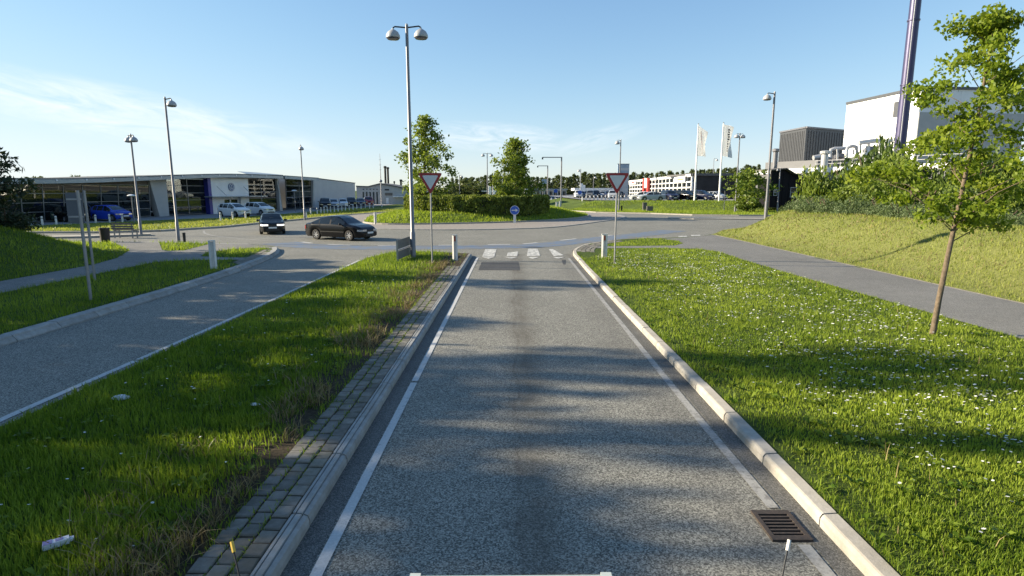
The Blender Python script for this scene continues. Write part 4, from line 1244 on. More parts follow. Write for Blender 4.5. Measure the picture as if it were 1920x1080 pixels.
# ================================================================== BUILDINGS
def mb_poly(pts):
    b = MB(); b.add(pts, [tuple(range(len(pts)))]); return b
class Facade:
    """a vertical wall line A->B; at(s, z, out) gives points, out positive towards the viewer side"""
    def __init__(s, A, B, flip=False):
        s.A = Vector((A[0], A[1], 0)); s.B = Vector((B[0], B[1], 0)); s.d = (s.B - s.A); s.L = s.d.length; s.d /= s.L
        s.n = Vector((s.d.y, -s.d.x, 0)) * (-1 if flip else 1)
    def at(s, m, z, out=0.0):
        q = s.A + s.d * m + s.n * out; return Vector((q.x, q.y, z))
    def slab(s, b, m0, m1, z0, z1, o0, o1):
        P = [s.at(m0, z0, o0), s.at(m1, z0, o0), s.at(m1, z0, o1), s.at(m0, z0, o1), s.at(m0, z1, o0), s.at(m1, z1, o0), s.at(m1, z1, o1), s.at(m0, z1, o1)]
        return b.add(P, [(3, 2, 1, 0), (4, 5, 6, 7), (0, 1, 5, 4), (1, 2, 6, 5), (2, 3, 7, 6), (3, 0, 4, 7)])
    def col(s, u, z=2.0):
        return on_line(u, s.A, s.B, z) * s.L
# ---------------- car showroom on the left
VW = thing('car_showroom', 'long low glazed car showroom with white portal and round blue emblem', 'building', (0, 0, 0))
P0, P3, P4, P5 = (-43.5, 50.0), (-33.5, 83.0), (-33.0, 96.0), (-30.6, 114.0)
FA = Facade(P0, P3); FB_ = Facade(P3, P4); FW = Facade(P4, P5)
Z0 = 0.1
def roof_a(m): return 4.05 + 1.05 * float(sst(m / (FA.L * .8)))
# pavement before the showroom
sheet('parking_lot', [(-90, 42), (-50, 44), (-39.3, 47.5), (-36, 53), (-33.5, 57.5), (-30.3, 61), (-28.4, 69), (-26.5, 79), (-25, 104), (-24, 128), (-90, 128)], 0.15, 'lot_paving')
# inside: floor, back wall
b = MB(); FA.slab(b, -3, FA.L, .16, .2, -14, -.2); FB_.slab(b, 0, FB_.L, .16, .2, -14, -.2); b.build('showroom_floor', 'inside_floor', VW)
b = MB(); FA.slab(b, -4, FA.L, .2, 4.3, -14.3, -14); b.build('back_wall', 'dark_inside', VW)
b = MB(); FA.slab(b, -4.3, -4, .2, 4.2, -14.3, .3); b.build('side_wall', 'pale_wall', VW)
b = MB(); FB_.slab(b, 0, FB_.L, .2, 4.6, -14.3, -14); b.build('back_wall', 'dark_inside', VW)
u_marks = [75, 280, 310, 390, 460, 518]
m_ = [FA.col(u) for u in u_marks]
def glazing(F, m0, m1, z0, zt, ncol, nrow, name='pane', mull='mullion', tilt=0.0):
    """panes and bars of one bay; tilt leans the top outwards"""
    pm_ = MB()
    for i in range(ncol):
        a, c = m0 + (m1 - m0) * i / ncol, m0 + (m1 - m0) * (i + 1) / ncol
        for j in range(nrow):
            za, zb_ = z0 + (zt - z0) * j / nrow, z0 + (zt - z0) * (j + 1) / nrow
            oa, ob = tilt * j / nrow, tilt * (j + 1) / nrow
            q = MB(); q.prism([F.at(a + .03, za + .03, oa), F.at(c - .03, za + .03, oa), F.at(c - .03, zb_ - .03, ob), F.at(a + .03, zb_ - .03, ob)], F.n * .02)
            q.build(name, 'shop_glass', VW)
    for i in range(ncol + 1):
        a = m0 + (m1 - m0) * i / ncol
        q = MB(); q.bar(F.at(a, z0, 0.0), F.at(a, zt, tilt), .07, .12, F.n); q.build('mullion', mull, VW)
    for j in range(nrow + 1):
        zz = z0 + (zt - z0) * j / nrow; oo = tilt * j / nrow
        q = MB(); q.bar(F.at(m0, zz, oo + .01), F.at(m1, zz, oo + .01), .07, .05, (0, 0, 1)); q.build('transom', mull, VW)
glazing(FA, -2.5, m_[1] - .1, .25, 3.55, 9, 4, tilt=.25)
glazing(FA, m_[2] + .1, m_[3], .25, 4.35, 2, 5)
glazing(FA, m_[4], m_[5], .25, 4.55, 2, 5)
mB0, mB1 = FB_.col(536), FB_.col(586)
glazing(FB_, max(.6, mB0), FB_.L - .2, .25, 4.6, 2, 5, tilt=.1)
# closed header strip between the glass and the soffit
for F, a0, a1, zt in ((FA, -2.6, m_[1], 3.57), (FA, m_[1], m_[3], 4.37), (FA, m_[3], FA.L, 4.57)):
    ns_ = 6
    for k in range(ns_):
        c0, c1 = a0 + (a1 - a0) * k / ns_, a0 + (a1 - a0) * (k + 1) / ns_
        top_ = min(roof_a(c0), roof_a(c1)) - .3
        if top_ > zt + .05:
            q = MB(); FA.slab(q, c0, c1, zt, top_, -.12, .06); q.build('header', 'soffit', VW)
q = MB(); FB_.slab(q, .02, FB_.L, 4.62, 4.85, -.12, .04); q.build('header', 'soffit', VW)
# slanted piers
for F, a0, a1, zt in ((FA, m_[1], m_[2], 4.5), (FA, m_[5], FA.L + .1, 4.7)):
    q = MB(); q.prism([F.at(a0 + .8, .12, .35), F.at(a1, .12, .35), F.at(a1 + .05, zt, .35), F.at(a0 - .15, zt, .35)], -F.n * .8)
    q.build('pier', 'pale_wall', VW)
q = MB(); q.prism([FB_.at(FB_.L - .2, .12, .25), FB_.at(FB_.L + .7, .12, .25), FB_.at(FB_.L + .7, 4.8, .25), FB_.at(FB_.L + .55, 4.8, .25)], -FB_.n * .5); q.build('pier', 'pale_wall', VW)
# inner columns of the left wing, leaning
for m in (1.2, 5.2, 9.0, 12.5):
    q = MB(); q.bar(FA.at(m, .2, -2.2), FA.at(m - .9, 3.7, -1.6), .3, .3); q.build('column', 'pale_wall', VW)
# roof plate and fascia
V = []; Fc = []
NS = 16
b = MB(); f_ = MB(); s_ = MB()
def roof_seg(F, m0, m1, z0, z1, o_out, last=False):
    f_.prism([F.at(m0, z0 - .48, o_out), F.at(m1, z1 - .48, o_out), F.at(m1, z1, o_out), F.at(m0, z0, o_out)], F.n * .08)
    s_.prism([F.at(m0, z0 - .46, o_out), F.at(m1, z1 - .46, o_out), F.at(m1, z1 - .42, -.3), F.at(m0, z0 - .42, -.3)], (0, 0, .03))
    b.prism([F.at(m0, z0 - .02, o_out + .08), F.at(m1, z1 - .02, o_out + .08), F.at(m1, z1 - .15, -16), F.at(m0, z0 - .15, -16)], (0, 0, -.1))
for k in range(NS):
    m0, m1 = -4 + (FA.L + 4) * k / NS, -4 + (FA.L + 4) * (k + 1) / NS
    roof_seg(FA, m0, m1, roof_a(m0), roof_a(m1), 1.3)
roof_seg(FB_, 0.02, FB_.L, 5.1, 5.05, 1.3)
b.build('roof', 'roofing', VW); f_.build('fascia', 'fascia', VW); s_.build('soffit', 'soffit', VW)
for k in range(13):      # small round lamps on the fascia
    m = -2 + k * 2.75
    q = MB(); q.lathe([(.001, 0), (.09, 0), (.09, .05), (.001, .05)], 8, axis='z'); me = q.mesh('fascia_lamp')
    o = link('fascia_lamp', me, 'white_paint', VW); p = FA.at(m, roof_a(m) - .19, 1.4); o.location = p; o.rotation_euler = FA.n.to_track_quat('Z', 'Y').to_euler()
q = MB()
zr = 5.05
q.prism([FA.at(m_[4] - .3, zr + .02, .6), FA.at(m_[5] + 1, zr + .06, .6), FA.at(m_[5] - 1, zr + .35, -2), FA.at(m_[4] + 1, zr + .4, -2)], (0, 0, .08)); q.build('roof_light', 'fascia', VW)
# white entrance portal with emblem, blue reveal, canopy blades, door
pz = 4.5
q = MB(); FA.slab(q, m_[3], m_[4], 2.25, pz, .1, .62); q.build('portal_wall', 'white_paint', VW)
dm0, dm1 = FA.col(413), FA.col(444)
q = MB(); FA.slab(q, m_[3], dm0, .15, 2.25, .1, .6); q.build('portal_wall', 'white_paint', VW)
q = MB(); FA.slab(q, dm1, m_[4], .15, 2.25, .1, .6); q.build('portal_wall', 'white_paint', VW)
q = MB(); FA.slab(q, m_[3] - .5, m_[3] - .02, .15, pz + .02, .05, .66); q.build('portal_reveal', 'portal_blue', VW)
q = MB(); FA.slab(q, m_[3] - 1.2, m_[4] + 2.0, 2.2, 2.3, .63, 1.9); q.build('canopy_blade', 'fascia', VW)
q = MB(); FA.slab(q, dm0, dm1, .16, 2.2, .1, .14)
dr = q.build('door', 'shop_glass', VW)
w_ = (dm1 - dm0)
for (a, c, z0, z1) in ((0, .14, .16, 2.2), (w_ - .14, w_, .16, 2.2), (w_ / 2 - .1, w_ / 2 + .1, .16, 2.0), (.14, w_ - .14, 1.85, 2.2)):
    q = MB(); FA.slab(q, dm0 + a, dm0 + c, z0, z1, .15, .24); q.build('door_frame', 'white_paint', dr)
for mm in (m_[3] + .9, m_[4] - .9):      # tie rods of the canopy
    q = MB(); q.tube([FA.at(mm, 3.5, .63), FA.at(mm + .25, 2.3, 1.8)], .025, 6); q.build('tie_rod', 'mullion', VW)
# emblem: ring with a V over a W
cm = FA.at(FA.col(426, 3.4), 3.42, .64)
q = MB(); q.lathe([(.001, 0), (.52, 0), (.52, .06), (.001, .06)], 28); em = link('emblem', q.mesh('emblem'), 'logo_blue', VW)
em.location = cm
qt = FA.n.to_track_quat('Z', 'Y'); em.rotation_euler = qt.to_euler()
# local axes on the disc: x' along the facade, y' up
Xl = qt.inverted() @ FA.d; Yl = qt.inverted() @ Vector((0, 0, 1))
def loc2(x, y, z): return Xl * x + Yl * y + Vector((0, 0, z))
q = MB(); q.lathe([(.43, .062), (.475, .062), (.475, .085), (.43, .085), (.43, .062)], 28); q.build('ring', 'white_paint', em)
q = MB()
for a, c in (((-.15, .36), (0, .05)), ((.15, .36), (0, .05))):
    q.bar(loc2(*a, .075), loc2(*c, .075), .06, .02, (0, 0, 1))
q.build('letter', 'white_paint', em)
q = MB()
for a, c in (((-.34, .18), (-.16, -.34)), ((-.16, -.34), (0, -.02)), ((0, -.02), (.16, -.34)), ((.16, -.34), (.34, .18))):
    q.bar(loc2(*a, .078), loc2(*c, .078), .06, .02, (0, 0, 1))
q.build('letter', 'white_paint', em)
# blank grey wing wall to the right, running on to the back
q = MB(); q.prism([FW.at(.7, 0.1, 0), FW.at(FW.L, .1, 0), FW.at(FW.L, 4.35, 0), FW.at(.7, 5.0, 0)], -FW.n * 14); q.build('wing_wall', 'grey_wall', VW)
q = MB(); q.prism([FW.at(.7, 5.0, .08), FW.at(FW.L + .08, 4.35, .08), FW.at(FW.L + .08, 4.47, .08), FW.at(.7, 5.12, .08)], -FW.n * 14.2); q.build('wing_coping', 'roofing', VW)
# ---------------- low workshop behind
AN = thing('workshop_building', 'low pale workshop with curved dark roof edge and five tall narrow windows', 'building', (0, 0, 0))
YA = 122.0
def wp(u, v, y=YA):
    d_ = ray(u, v); t = y / d_.y; return Vector((d_.x * t, y, EYE + d_.z * t))
outl = [(668, 350), (690, 351), (702, 348), (713, 345.3), (730, 348), (750, 352), (772, 358), (802, 363)]
pts = [wp(*q) for q in outl]
base = [Vector((pts[-1].x, YA, 0)), Vector((pts[0].x, YA, 0))]
q = MB(); q.prism(pts + base, (0, 12, 0)); q.build('wall', 'pale_wall', AN)
q = MB()
for a, c in zip(pts, pts[1:]): q.prism([a + Vector((0, -.3, 0)), c + Vector((0, -.3, 0)), c + Vector((0, -.3, .22)), a + Vector((0, -.3, .22))], (0, 12.6, 0))
q.build('roof_edge', 'roofing', AN)
for k in range(5):
    u = 680 + k * 6.4
    a, c = wp(u, 360), wp(u + 3.4, 383.5)
    q = MB(); q.box(a.x, c.x, YA - .05, YA + .1, c.z, a.z); w1 = q.build('window', 'shop_glass', AN)
    q = MB(); q.box(a.x - .06, a.x - .003, YA - .09, YA + .1, c.z, a.z); q.build('window_frame', 'pale_wall', w1)
    a, c = wp(u + .2, 354.2), wp(u + 2.6, 355.6)
    q = MB(); q.box(a.x, c.x, YA - .06, YA + .1, c.z, a.z); q.build('vent', 'dark_inside', AN)
a, c = wp(722, 361.5), wp(736, 366.5); q = MB(); q.box(a.x, c.x, YA - .08, YA + .1, c.z, a.z); q.build('sign_board', 'soffit', AN)
a, c = wp(721.5, 354.5), wp(729.5, 357); q = MB(); q.box(a.x, c.x, YA - .08, YA + .1, c.z, a.z); q.build('high_window', 'dark_inside', AN)
a, c = wp(724, 371), wp(729, 382); q = MB(); q.box(a.x, c.x, YA - .08, YA + .1, c.z, a.z); q.build('door', 'white_paint', AN)
a, c = wp(738, 368), wp(757, 369.5); q = MB(); q.box(a.x, c.x, YA - .8, YA + .1, c.z, a.z); q.build('awning', 'white_paint', AN)
# mast, twin black chimneys and small vents behind
def stack(name, label, u, vt, vb, w, dep, mat, cat='chimney', cap=True, group=None):
    t_, bt = D(u, vt, dep), D(u, vb, dep)
    p = Vector((bt.x, bt.y, 0))
    o = thing(name, label, cat, p, 0, group)
    q = MB(); q.tube([(0, 0, -.1), (0, 0, t_.z)], [w / 2, w / 2], 12); q.build('flue', mat, o, True)
    if cap:
        q = MB(); q.lathe([(w * .5, t_.z - .5), (w * .72, t_.z - .35), (w * .72, t_.z), (w * .4, t_.z + .08), (.001, t_.z + .08)], 12); q.build('cap', mat, o)
    return o
stack('chimney', 'left one of two slim black chimneys behind the workshop', 723, 312, 345, .55, 150, 'chimney_black')
stack('chimney', 'right one of two slim black chimneys behind the workshop', 728, 314, 345, .55, 152, 'chimney_black')
stack('vent_pipe', 'small dark vent pipe beside the roundabout tree', 739.5, 340, 350, .3, 150, 'chimney_black', 'vent')
stack('vent_pipe', 'stubby black vent pipe close to the roundabout tree', 752, 337, 350, .5, 150, 'chimney_black', 'vent')
t_ = D(712, 288, 118); mo = thing('radio_mast', 'thin radio mast with a small dish in front of the workshop roof', 'mast', (t_.x, t_.y, 0))
q = MB(); q.tube([(0, 0, -.1), (0, 0, 5.2), (0, 0, t_.z)], [.14, .1, .03], 8); q.build('pole', 'galvanised', mo)
q = MB(); q.lathe([(.001, 0), (.25, .08), (.33, .16), (.001, .02)], 12, (0, -.2, 4.9), 'y'); q.build('dish', 'sign_back', mo)
q = MB()
for z in (7.2, 8.2, 9.2): q.bar((-.25, 0, z), (.25, 0, z), .04, .04)
q.build('aerial', 'galvanised', mo)

# ---------------- showroom beyond the right hand bank
TO = thing('glazed_showroom', 'white gridded glass showroom with red entrance portal behind the flagpoles', 'building', (0, 0, 0))
LZ = 1.33
sheet('parking_lot', [(13, 101), (30, 93.5), (60, 92), (130, 92), (240, 290), (10, 290)], LZ + .02, 'lot_paving')
C0 = D(1297, 350, 110); C0 = (C0.x, C0.y); C1 = D(1182, 350, 158); C1 = (C1.x, C1.y)
FT_ = Facade(C1, C0)
if FT_.n.x > 0: FT_.n = -FT_.n
H0, H1 = 5.6, 6.1
def t_top(m): return H0 + (H1 - H0) * m / FT_.L
NC, NR = 18, 4
q = MB(); q.prism([FT_.at(0, LZ, -.35), FT_.at(FT_.L, LZ, -.35), FT_.at(FT_.L, t_top(FT_.L), -.35), FT_.at(0, t_top(0), -.35)], -FT_.n * 16); q.build('body', 'dark_inside', TO)
for i in range(NC):
    a, c = FT_.L * i / NC, FT_.L * (i + 1) / NC
    for j in range(NR):
        za = LZ + .1 + (t_top(a) - LZ - .5) * j / NR; zb_ = LZ + .1 + (t_top(a) - LZ - .5) * (j + 1) / NR
        q = MB(); q.prism([FT_.at(a + .12, za + .08, -.05), FT_.at(c - .12, za + .08, -.05), FT_.at(c - .12, zb_ - .08, -.05), FT_.at(a + .12, zb_ - .08, -.05)], -FT_.n * .05); q.build('pane', 'shop_glass', TO)
for i in range(NC + 1):
    a = FT_.L * i / NC
    q = MB(); q.bar(FT_.at(a, LZ, 0), FT_.at(a, t_top(a), 0), .34, .3, FT_.n); q.build('mullion', 'mullion_white', TO)
for j in range(NR + 1):
    za = lambda m: LZ + .1 + (t_top(m) - LZ - .5) * j / NR
    q = MB(); q.bar(FT_.at(0, za(0), .16), FT_.at(FT_.L, za(FT_.L), .16), .2, .24); q.build('transom', 'mullion_white', TO)
q = MB(); q.prism([FT_.at(-.3, t_top(0) - .35, .4), FT_.at(FT_.L + .3, t_top(FT_.L) - .35, .4), FT_.at(FT_.L + .3, t_top(FT_.L) + .1, .4), FT_.at(-.3, t_top(0) + .1, .4)], -FT_.n * 17); q.build('roof', 'roofing', TO)
q = MB(); q.prism([FT_.at(-.3, t_top(0) - .34, .405), FT_.at(FT_.L + .3, t_top(FT_.L) - .34, .405), FT_.at(FT_.L + .3, t_top(FT_.L) - .02, .405), FT_.at(-.3, t_top(0) - .02, .405)], FT_.n * .03); q.build('fascia', 'mullion_white', TO)
def t_panel(name, u0, u1, z0, z1, mat, o=.35, th=.2, parent=TO):
    m0, m1 = FT_.col(u0, 4), FT_.col(u1, 4)
    q = MB(); FT_.slab(q, min(m0, m1), max(m0, m1), z0, z1, o - th, o); return q.build(name, mat, parent)
t_panel('portal_leg', 1211, 1213.5, LZ, 5.9, 'banner_red', .9, .5)
t_panel('portal_leg', 1219, 1221.5, LZ, 5.9, 'banner_red', .9, .5)
t_panel('portal_panel', 1213.7, 1218.8, 3.6, 5.85, 'white_paint', .8, .3)
sg = t_panel('sign_board', 1183, 1196, 4.6, 5.6, 'white_paint', .6, .2)
t_panel('red_print', 1188, 1194, 4.95, 5.3, 'banner_red', .64, .03, sg)
sg = t_panel('sign_board', 1269, 1289, 4.7, 5.75, 'white_paint', .6, .2)
t_panel('yellow_print', 1275, 1287, 5.05, 5.25, 'banner_yellow', .64, .03, sg)
# end wall in shade: dark band of glass over grey
E0 = C0; E1 = (C0[0] + 11.5, C0[1] + 1.5)
FE = Facade(E0, E1)
if FE.n.y > 0: FE.n = -FE.n
q = MB(); FE.slab(q, .1, FE.L, LZ, 4.6, -.4, 0); q.build('end_wall', 'pylon_grey', TO)
for k in range(6):
    q = MB(); FE.slab(q, .15 + k * FE.L / 6, .05 + (k + 1) * FE.L / 6, 4.65, 5.75, -.3, -.05); q.build('pane', 'shop_glass', TO)
q = MB(); FE.slab(q, -.2, FE.L + 1, 5.8, 6.15, -12, .5); q.build('roof', 'roofing', TO)
q = MB(); FE.slab(q, .1, FE.L, 4.6, 5.8, -.7, -.32); q.build('inner_wall', 'dark_inside', TO)
for k in range(1, 5):
    q = MB(); FE.slab(q, FE.L * k / 5 - .15, FE.L * k / 5 + .15, LZ, 4.6, .002, .12); q.build('wall_rib', 'sign_back', TO)

# ---------------- power plant on the right
dc = 110.0
cor = D(1728, 165, dc); lef = D(1588, 195, dc * 192 / 162); H = cor.z
PL = thing('plant_hall', 'huge white windowless plant hall with a shaded grey side', 'building', (0, 0, 0))
A_, B_ = (lef.x, lef.y), (cor.x, cor.y)
C_ = D(1905, 200, 113); C_ = (C_.x + 2, C_.y)
Dd = (C_[0] + (A_[0] - B_[0]), C_[1] + (A_[1] - B_[1]))
q = MB(); q.prism([(A_[0], A_[1], 0), (B_[0], B_[1], 0), (C_[0], C_[1], 0), (Dd[0], Dd[1], 0)], (0, 0, H)); q.build('wall', 'white_wall', PL)
Fp = Facade(A_, B_)
if Fp.n.x > 0: Fp.n = -Fp.n
q = MB()
ring = [(A_, B_), (B_, C_)]
for a, c in ring: q.bar((a[0], a[1], H + .1), (c[0], c[1], H + .1), .5, .5)
q.build('parapet', 'cladding', PL)
m0, m1 = Fp.col(1675, 18), Fp.col(1687, 18)
q = MB(); Fp.slab(q, min(m0, m1), max(m0, m1), 17.6, 20.6, 0, .12); q.build('louvre', 'cladding', PL)
for k in range(1, 7):     # panel joints of the cladding, slim battens
    q = MB(); Fp.slab(q, Fp.L * k / 7 - .05, Fp.L * k / 7 + .05, 0, H - .2, 0.002, .05); q.build('batten', 'white_wall', PL)
Fq = Facade(B_, C_)
if Fq.n.y > 0: Fq.n = -Fq.n
for k in range(1, 8):
    q = MB(); Fq.slab(q, Fq.L * k / 8 - .05, Fq.L * k / 8 + .05, 0, H - .2, 0.002, .06); q.build('batten', 'white_wall', PL)
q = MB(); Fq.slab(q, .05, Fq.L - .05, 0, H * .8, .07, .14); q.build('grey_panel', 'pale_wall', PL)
# tall chimney
cp = D(1691, 240, 96)
ch = thing('tall_chimney', 'very tall violet grey steel chimney rising out of the picture', 'chimney', (cp.x, cp.y, 0))
q = MB(); q.tube([(0, 0, -.2), (0, 0, 30), (0, 0, 62)], [.9, .8, .72], 28); q.build('flue', 'chimney_steel', ch, True)
for z in (10, 20, 30, 40, 50):
    q = MB(); q.lathe([(.7, z), (.93, z), (.93, z + .2), (.7, z + .2)], 28); q.build('flange', 'chimney_steel', ch)
q = MB(); q.tube([(-.6, -.85, 0), (-.5, -.75, 60)], .07, 6); q.build('cable_duct', 'steel_pipe', ch)
# dark clad hall
k0, k1, k2 = D(1463, 247, 150), D(1512, 238, 138), D(1590, 239.5, 146)
GH = thing('clad_hall', 'dark grey ribbed metal hall beside the white plant hall', 'building', (0, 0, 0))
Hh = k1.z
a, c, e = (k0.x, k0.y), (k1.x, k1.y), (k2.x, k2.y)
q = MB(); q.prism([(a[0], a[1], 0), (c[0], c[1], 0), (e[0], e[1], 0), (e[0] + a[0] - c[0], e[1] + a[1] - c[1], 0)], (0, 0, Hh)); q.build('wall', 'cladding', GH)
for p_, r__ in ((a, c), (c, e)):
    Fh = Facade(p_, r__)
    if Fh.n.y > 0: Fh.n = -Fh.n
    n_ = 16
    for k in range(1, n_):
        q = MB(); Fh.slab(q, Fh.L * k / n_ - .06, Fh.L * k / n_ + .06, 0, Hh - .8, .002, .1); q.build('rib', 'cladding', GH)
    q = MB(); Fh.slab(q, -.1, Fh.L + .1, Hh - .25, Hh + .12, .003, .25); q.build('coping', 'pole_grey', GH)
# low flat-roofed plant building with railing, steps and steel pipes
LB = thing('plant_annex', 'low flat roofed plant building with white edge and railing under the pipes', 'building', (0, 0, 0))
l0, l1 = D(1420, 309, 100), D(1612, 300, 84)
fl = Facade((l0.x, l0.y), (l1.x, l1.y))
if fl.n.y > 0: fl.n = -fl.n
hh = 6.6
q = MB(); fl.slab(q, 0, fl.L + 16, 0, hh - .9, -12, 0); q.build('wall', 'cladding', LB)
q = MB(); fl.slab(q, -.3, fl.L + 16, hh - .88, hh - .1, -12, .3); q.build('roof_edge', 'white_paint', LB)
q = MB(); fl.slab(q, 0, fl.L * .55, hh - .08, hh + 1.2, -10, -2); q.build('roof_box', 'cladding', LB)
m0 = fl.L * .62
for zz in (hh + .45, hh + .95):
    q = MB(); q.tube([fl.at(m0, zz, .1), fl.at(fl.L + 14, zz, .1)], .05, 6); q.build('rail', 'steel_pipe', LB)
for k in range(14):
    q = MB(); q.tube([fl.at(m0 + k * 1.35, hh - .1, .1), fl.at(m0 + k * 1.35, hh + .95, .1)], .05, 6); q.build('baluster', 'steel_pipe', LB)
PI = thing('steel_pipework', 'bent silver steel pipes on the roof between the plant halls', 'pipes', (0, 0, 0))
def pipe(pxs, dep, rr, name='pipe'):
    pts = [D(u, v, dep) for u, v in pxs]
    out = [pts[0]]
    for i in range(1, len(pts) - 1):
        a_, b_, c_ = pts[i - 1], pts[i], pts[i + 1]
        k_ = min(.8, (a_ - b_).length * .45, (c_ - b_).length * .45)
        e1, e2 = b_ + (a_ - b_).normalized() * k_, b_ + (c_ - b_).normalized() * k_
        out += [e1, b_ * .5 + (e1 + e2) * .25, e2]
    out.append(pts[-1])
    q = MB(); q.tube(out, rr, 10); q.build(name, 'steel_pipe', PI, True)
pipe([(1557, 297), (1556, 279), (1588, 278)], 96, .3)
pipe([(1587, 296), (1587, 275), (1607, 273), (1608, 292)], 94, .28)
pipe([(1610, 268), (1652, 262.5), (1655, 290)], 92, .36)
pipe([(1525, 296), (1542, 293)], 96, .4)
pipe([(1612, 292), (1612, 270)], 93, .25)
pipe([(1628, 290), (1627, 270)], 93, .32)
pipe([(1665, 285), (1664, 264), (1672, 263)], 92, .35)
q = MB()
for u in (1570, 1600, 1618, 1640):
    q.bar(D(u, 302, 95), D(u, 280, 95), .2, .2)
q.build('support', 'steel_pipe', PI)
q = MB(); a, c = D(1594, 294, 93), D(1626, 289, 91); q.bar(a, c, 1.5, .5); q.build('duct', 'steel_pipe', PI)
q = MB(); q.bar(D(1560, 299, 98), D(1660, 293, 94), .5, 1.2); q.bar(Vector(D(1575, 296, 96)), Vector(D(1575, 289, 96)), 1.2, 1.2); q.bar(D(1632, 292, 95), D(1632, 276, 95), 1.3, 1.3); q.build('machine', 'pole_grey', PI)
stack('exhaust_stack', 'fat silver exhaust stack with collar beside the clad hall', 1543, 284, 335, 1.0, 86, 'steel_pipe', 'chimney')
stack('exhaust_stack', 'slim dark exhaust stack left of the clad hall', 1452, 280, 320, .75, 92, 'pole_grey', 'chimney')
# black wooden house
BH = thing('black_house', 'small black wooden house with low curved roof', 'house', (0, 0, 0))
h0, h1 = D(1446, 330, 80), D(1524, 330, 82.5)
fb = Facade((h0.x, h0.y), (h1.x, h1.y))
if fb.n.y > 0: fb.n = -fb.n
zb0 = 1.2
rf = [(-.5, 5.7), (2.2, 5.95), (3.8, 5.25), (5.6, 4.95), (fb.L + .3, 5.05)]
for k in range(14):          # upright boards
    a, c = fb.L * k / 14, fb.L * (k + 1) / 14
    zz = np.interp((a + c) / 2, [q_[0] for q_ in rf], [q_[1] for q_ in rf])
    q = MB(); fb.slab(q, a + .01, c - .01, zb0 - .6, zz - .06, -.2, 0 if k % 2 else .03); q.build('board', 'black_wood', BH)
q = MB(); fb.slab(q, .02, fb.L - .02, zb0 - .6, 4.6, -2.4, -.21); q.build('wall', 'black_wood', BH)
q = MB()
for p_, r__ in zip(rf, rf[1:]): q.prism([fb.at(p_[0], p_[1], .5), fb.at(r__[0], r__[1], .5), fb.at(r__[0], r__[1] + .14, .5), fb.at(p_[0], p_[1] + .14, .5)], -fb.n * 3.2)
q.build('roof', 'soffit', BH)
for u0, u1, v0, v1 in ((1449.5, 1455, 356, 366), (1481, 1491, 352, 369)):
    m0, m1 = fb.col(u0), fb.col(u1); dd = fb.at((m0 + m1) / 2, 0, .05).y
    zt = EYE + ray(u0, v0).z / ray(u0, v0).y * dd; zb2 = EYE + ray(u0, v1).z / ray(u0, v1).y * dd
    q = MB(); fb.slab(q, m0, m1, zb2, zt, .035, .06); w1 = q.build('window', 'shop_glass', BH)
    q = MB()
    fb.slab(q, m0 - .08, m0, zb2 - .08, zt + .08, .036, .1); fb.slab(q, m1, m1 + .08, zb2 - .08, zt + .08, .036, .1)
    fb.slab(q, m0, m1, zt, zt + .08, .036, .1); fb.slab(q, m0, m1, zb2 - .08, zb2, .036, .1); fb.slab(q, m0, m1, (zb2 + zt) / 2 - .03, (zb2 + zt) / 2 + .03, .063, .1)
    q.build('window_frame', 'fascia', w1)
# ---------------- low buildings and canopy in the middle distance
def low_block(name, label, u0, u1, vt, dep, z0, wall, roof, roof_over=.4, depth=14, cat='building', windows=0):
    t_ = thing(name, label, cat, (0, 0, 0))
    a, c = D(u0, vt, dep), D(u1, vt, dep)
    q = MB(); q.box(a.x, c.x, a.y, a.y + depth, z0, a.z - .35); q.build('wall', wall, t_)
    q = MB(); q.box(a.x - roof_over, c.x + roof_over, a.y - roof_over, a.y + depth + .3, a.z - .33, a.z); q.build('roof', roof, t_)
    for k in range(windows):
        xa = a.x + (c.x - a.x) * (k + .15) / windows; xb = a.x + (c.x - a.x) * (k + .85) / windows
        q = MB(); q.box(xa, xb, a.y - .06, a.y + .05, z0 + .7, a.z - .8); q.build('window', 'shop_glass', t_)
    return t_
low_block('garage_building', 'low grey garage building far behind the hedge and its tree', 988, 1062, 354, 190, 0, 'pale_wall', 'fascia', windows=9)
low_block('shop_building', 'low white roofed shop seen over the hedge between the trees', 900, 945, 357.3, 150, 0, 'dark_inside', 'white_paint', windows=4)
low_block('kiosk_building', 'small pale kiosk at the right end of the hedge', 986, 1006, 356, 110, 0, 'white_paint', 'roofing', windows=2)
# filling station canopy
fc = thing('station_canopy', 'long white flat canopy on slim posts before the far trees', 'canopy', (0, 0, 0))
a, c = D(1077, 352.6, 165), D(1158, 352.6, 165)
q = MB(); q.box(a.x, c.x, a.y, a.y + 9, a.z - .75, a.z); q.build('roof', 'white_paint', fc)
for k in range(7):
    x = a.x + (c.x - a.x) * (k + .3) / 7
    q = MB(); q.box(x - .15, x + .15, a.y + 1, a.y + 1.3, 0, a.z - .76); q.build('post', 'white_paint', fc)
q = MB(); q.box(a.x + 1, c.x - 1, a.y + 7.5, a.y + 8.5, 0, a.z - .9); q.build('back_wall', 'pale_wall', fc)
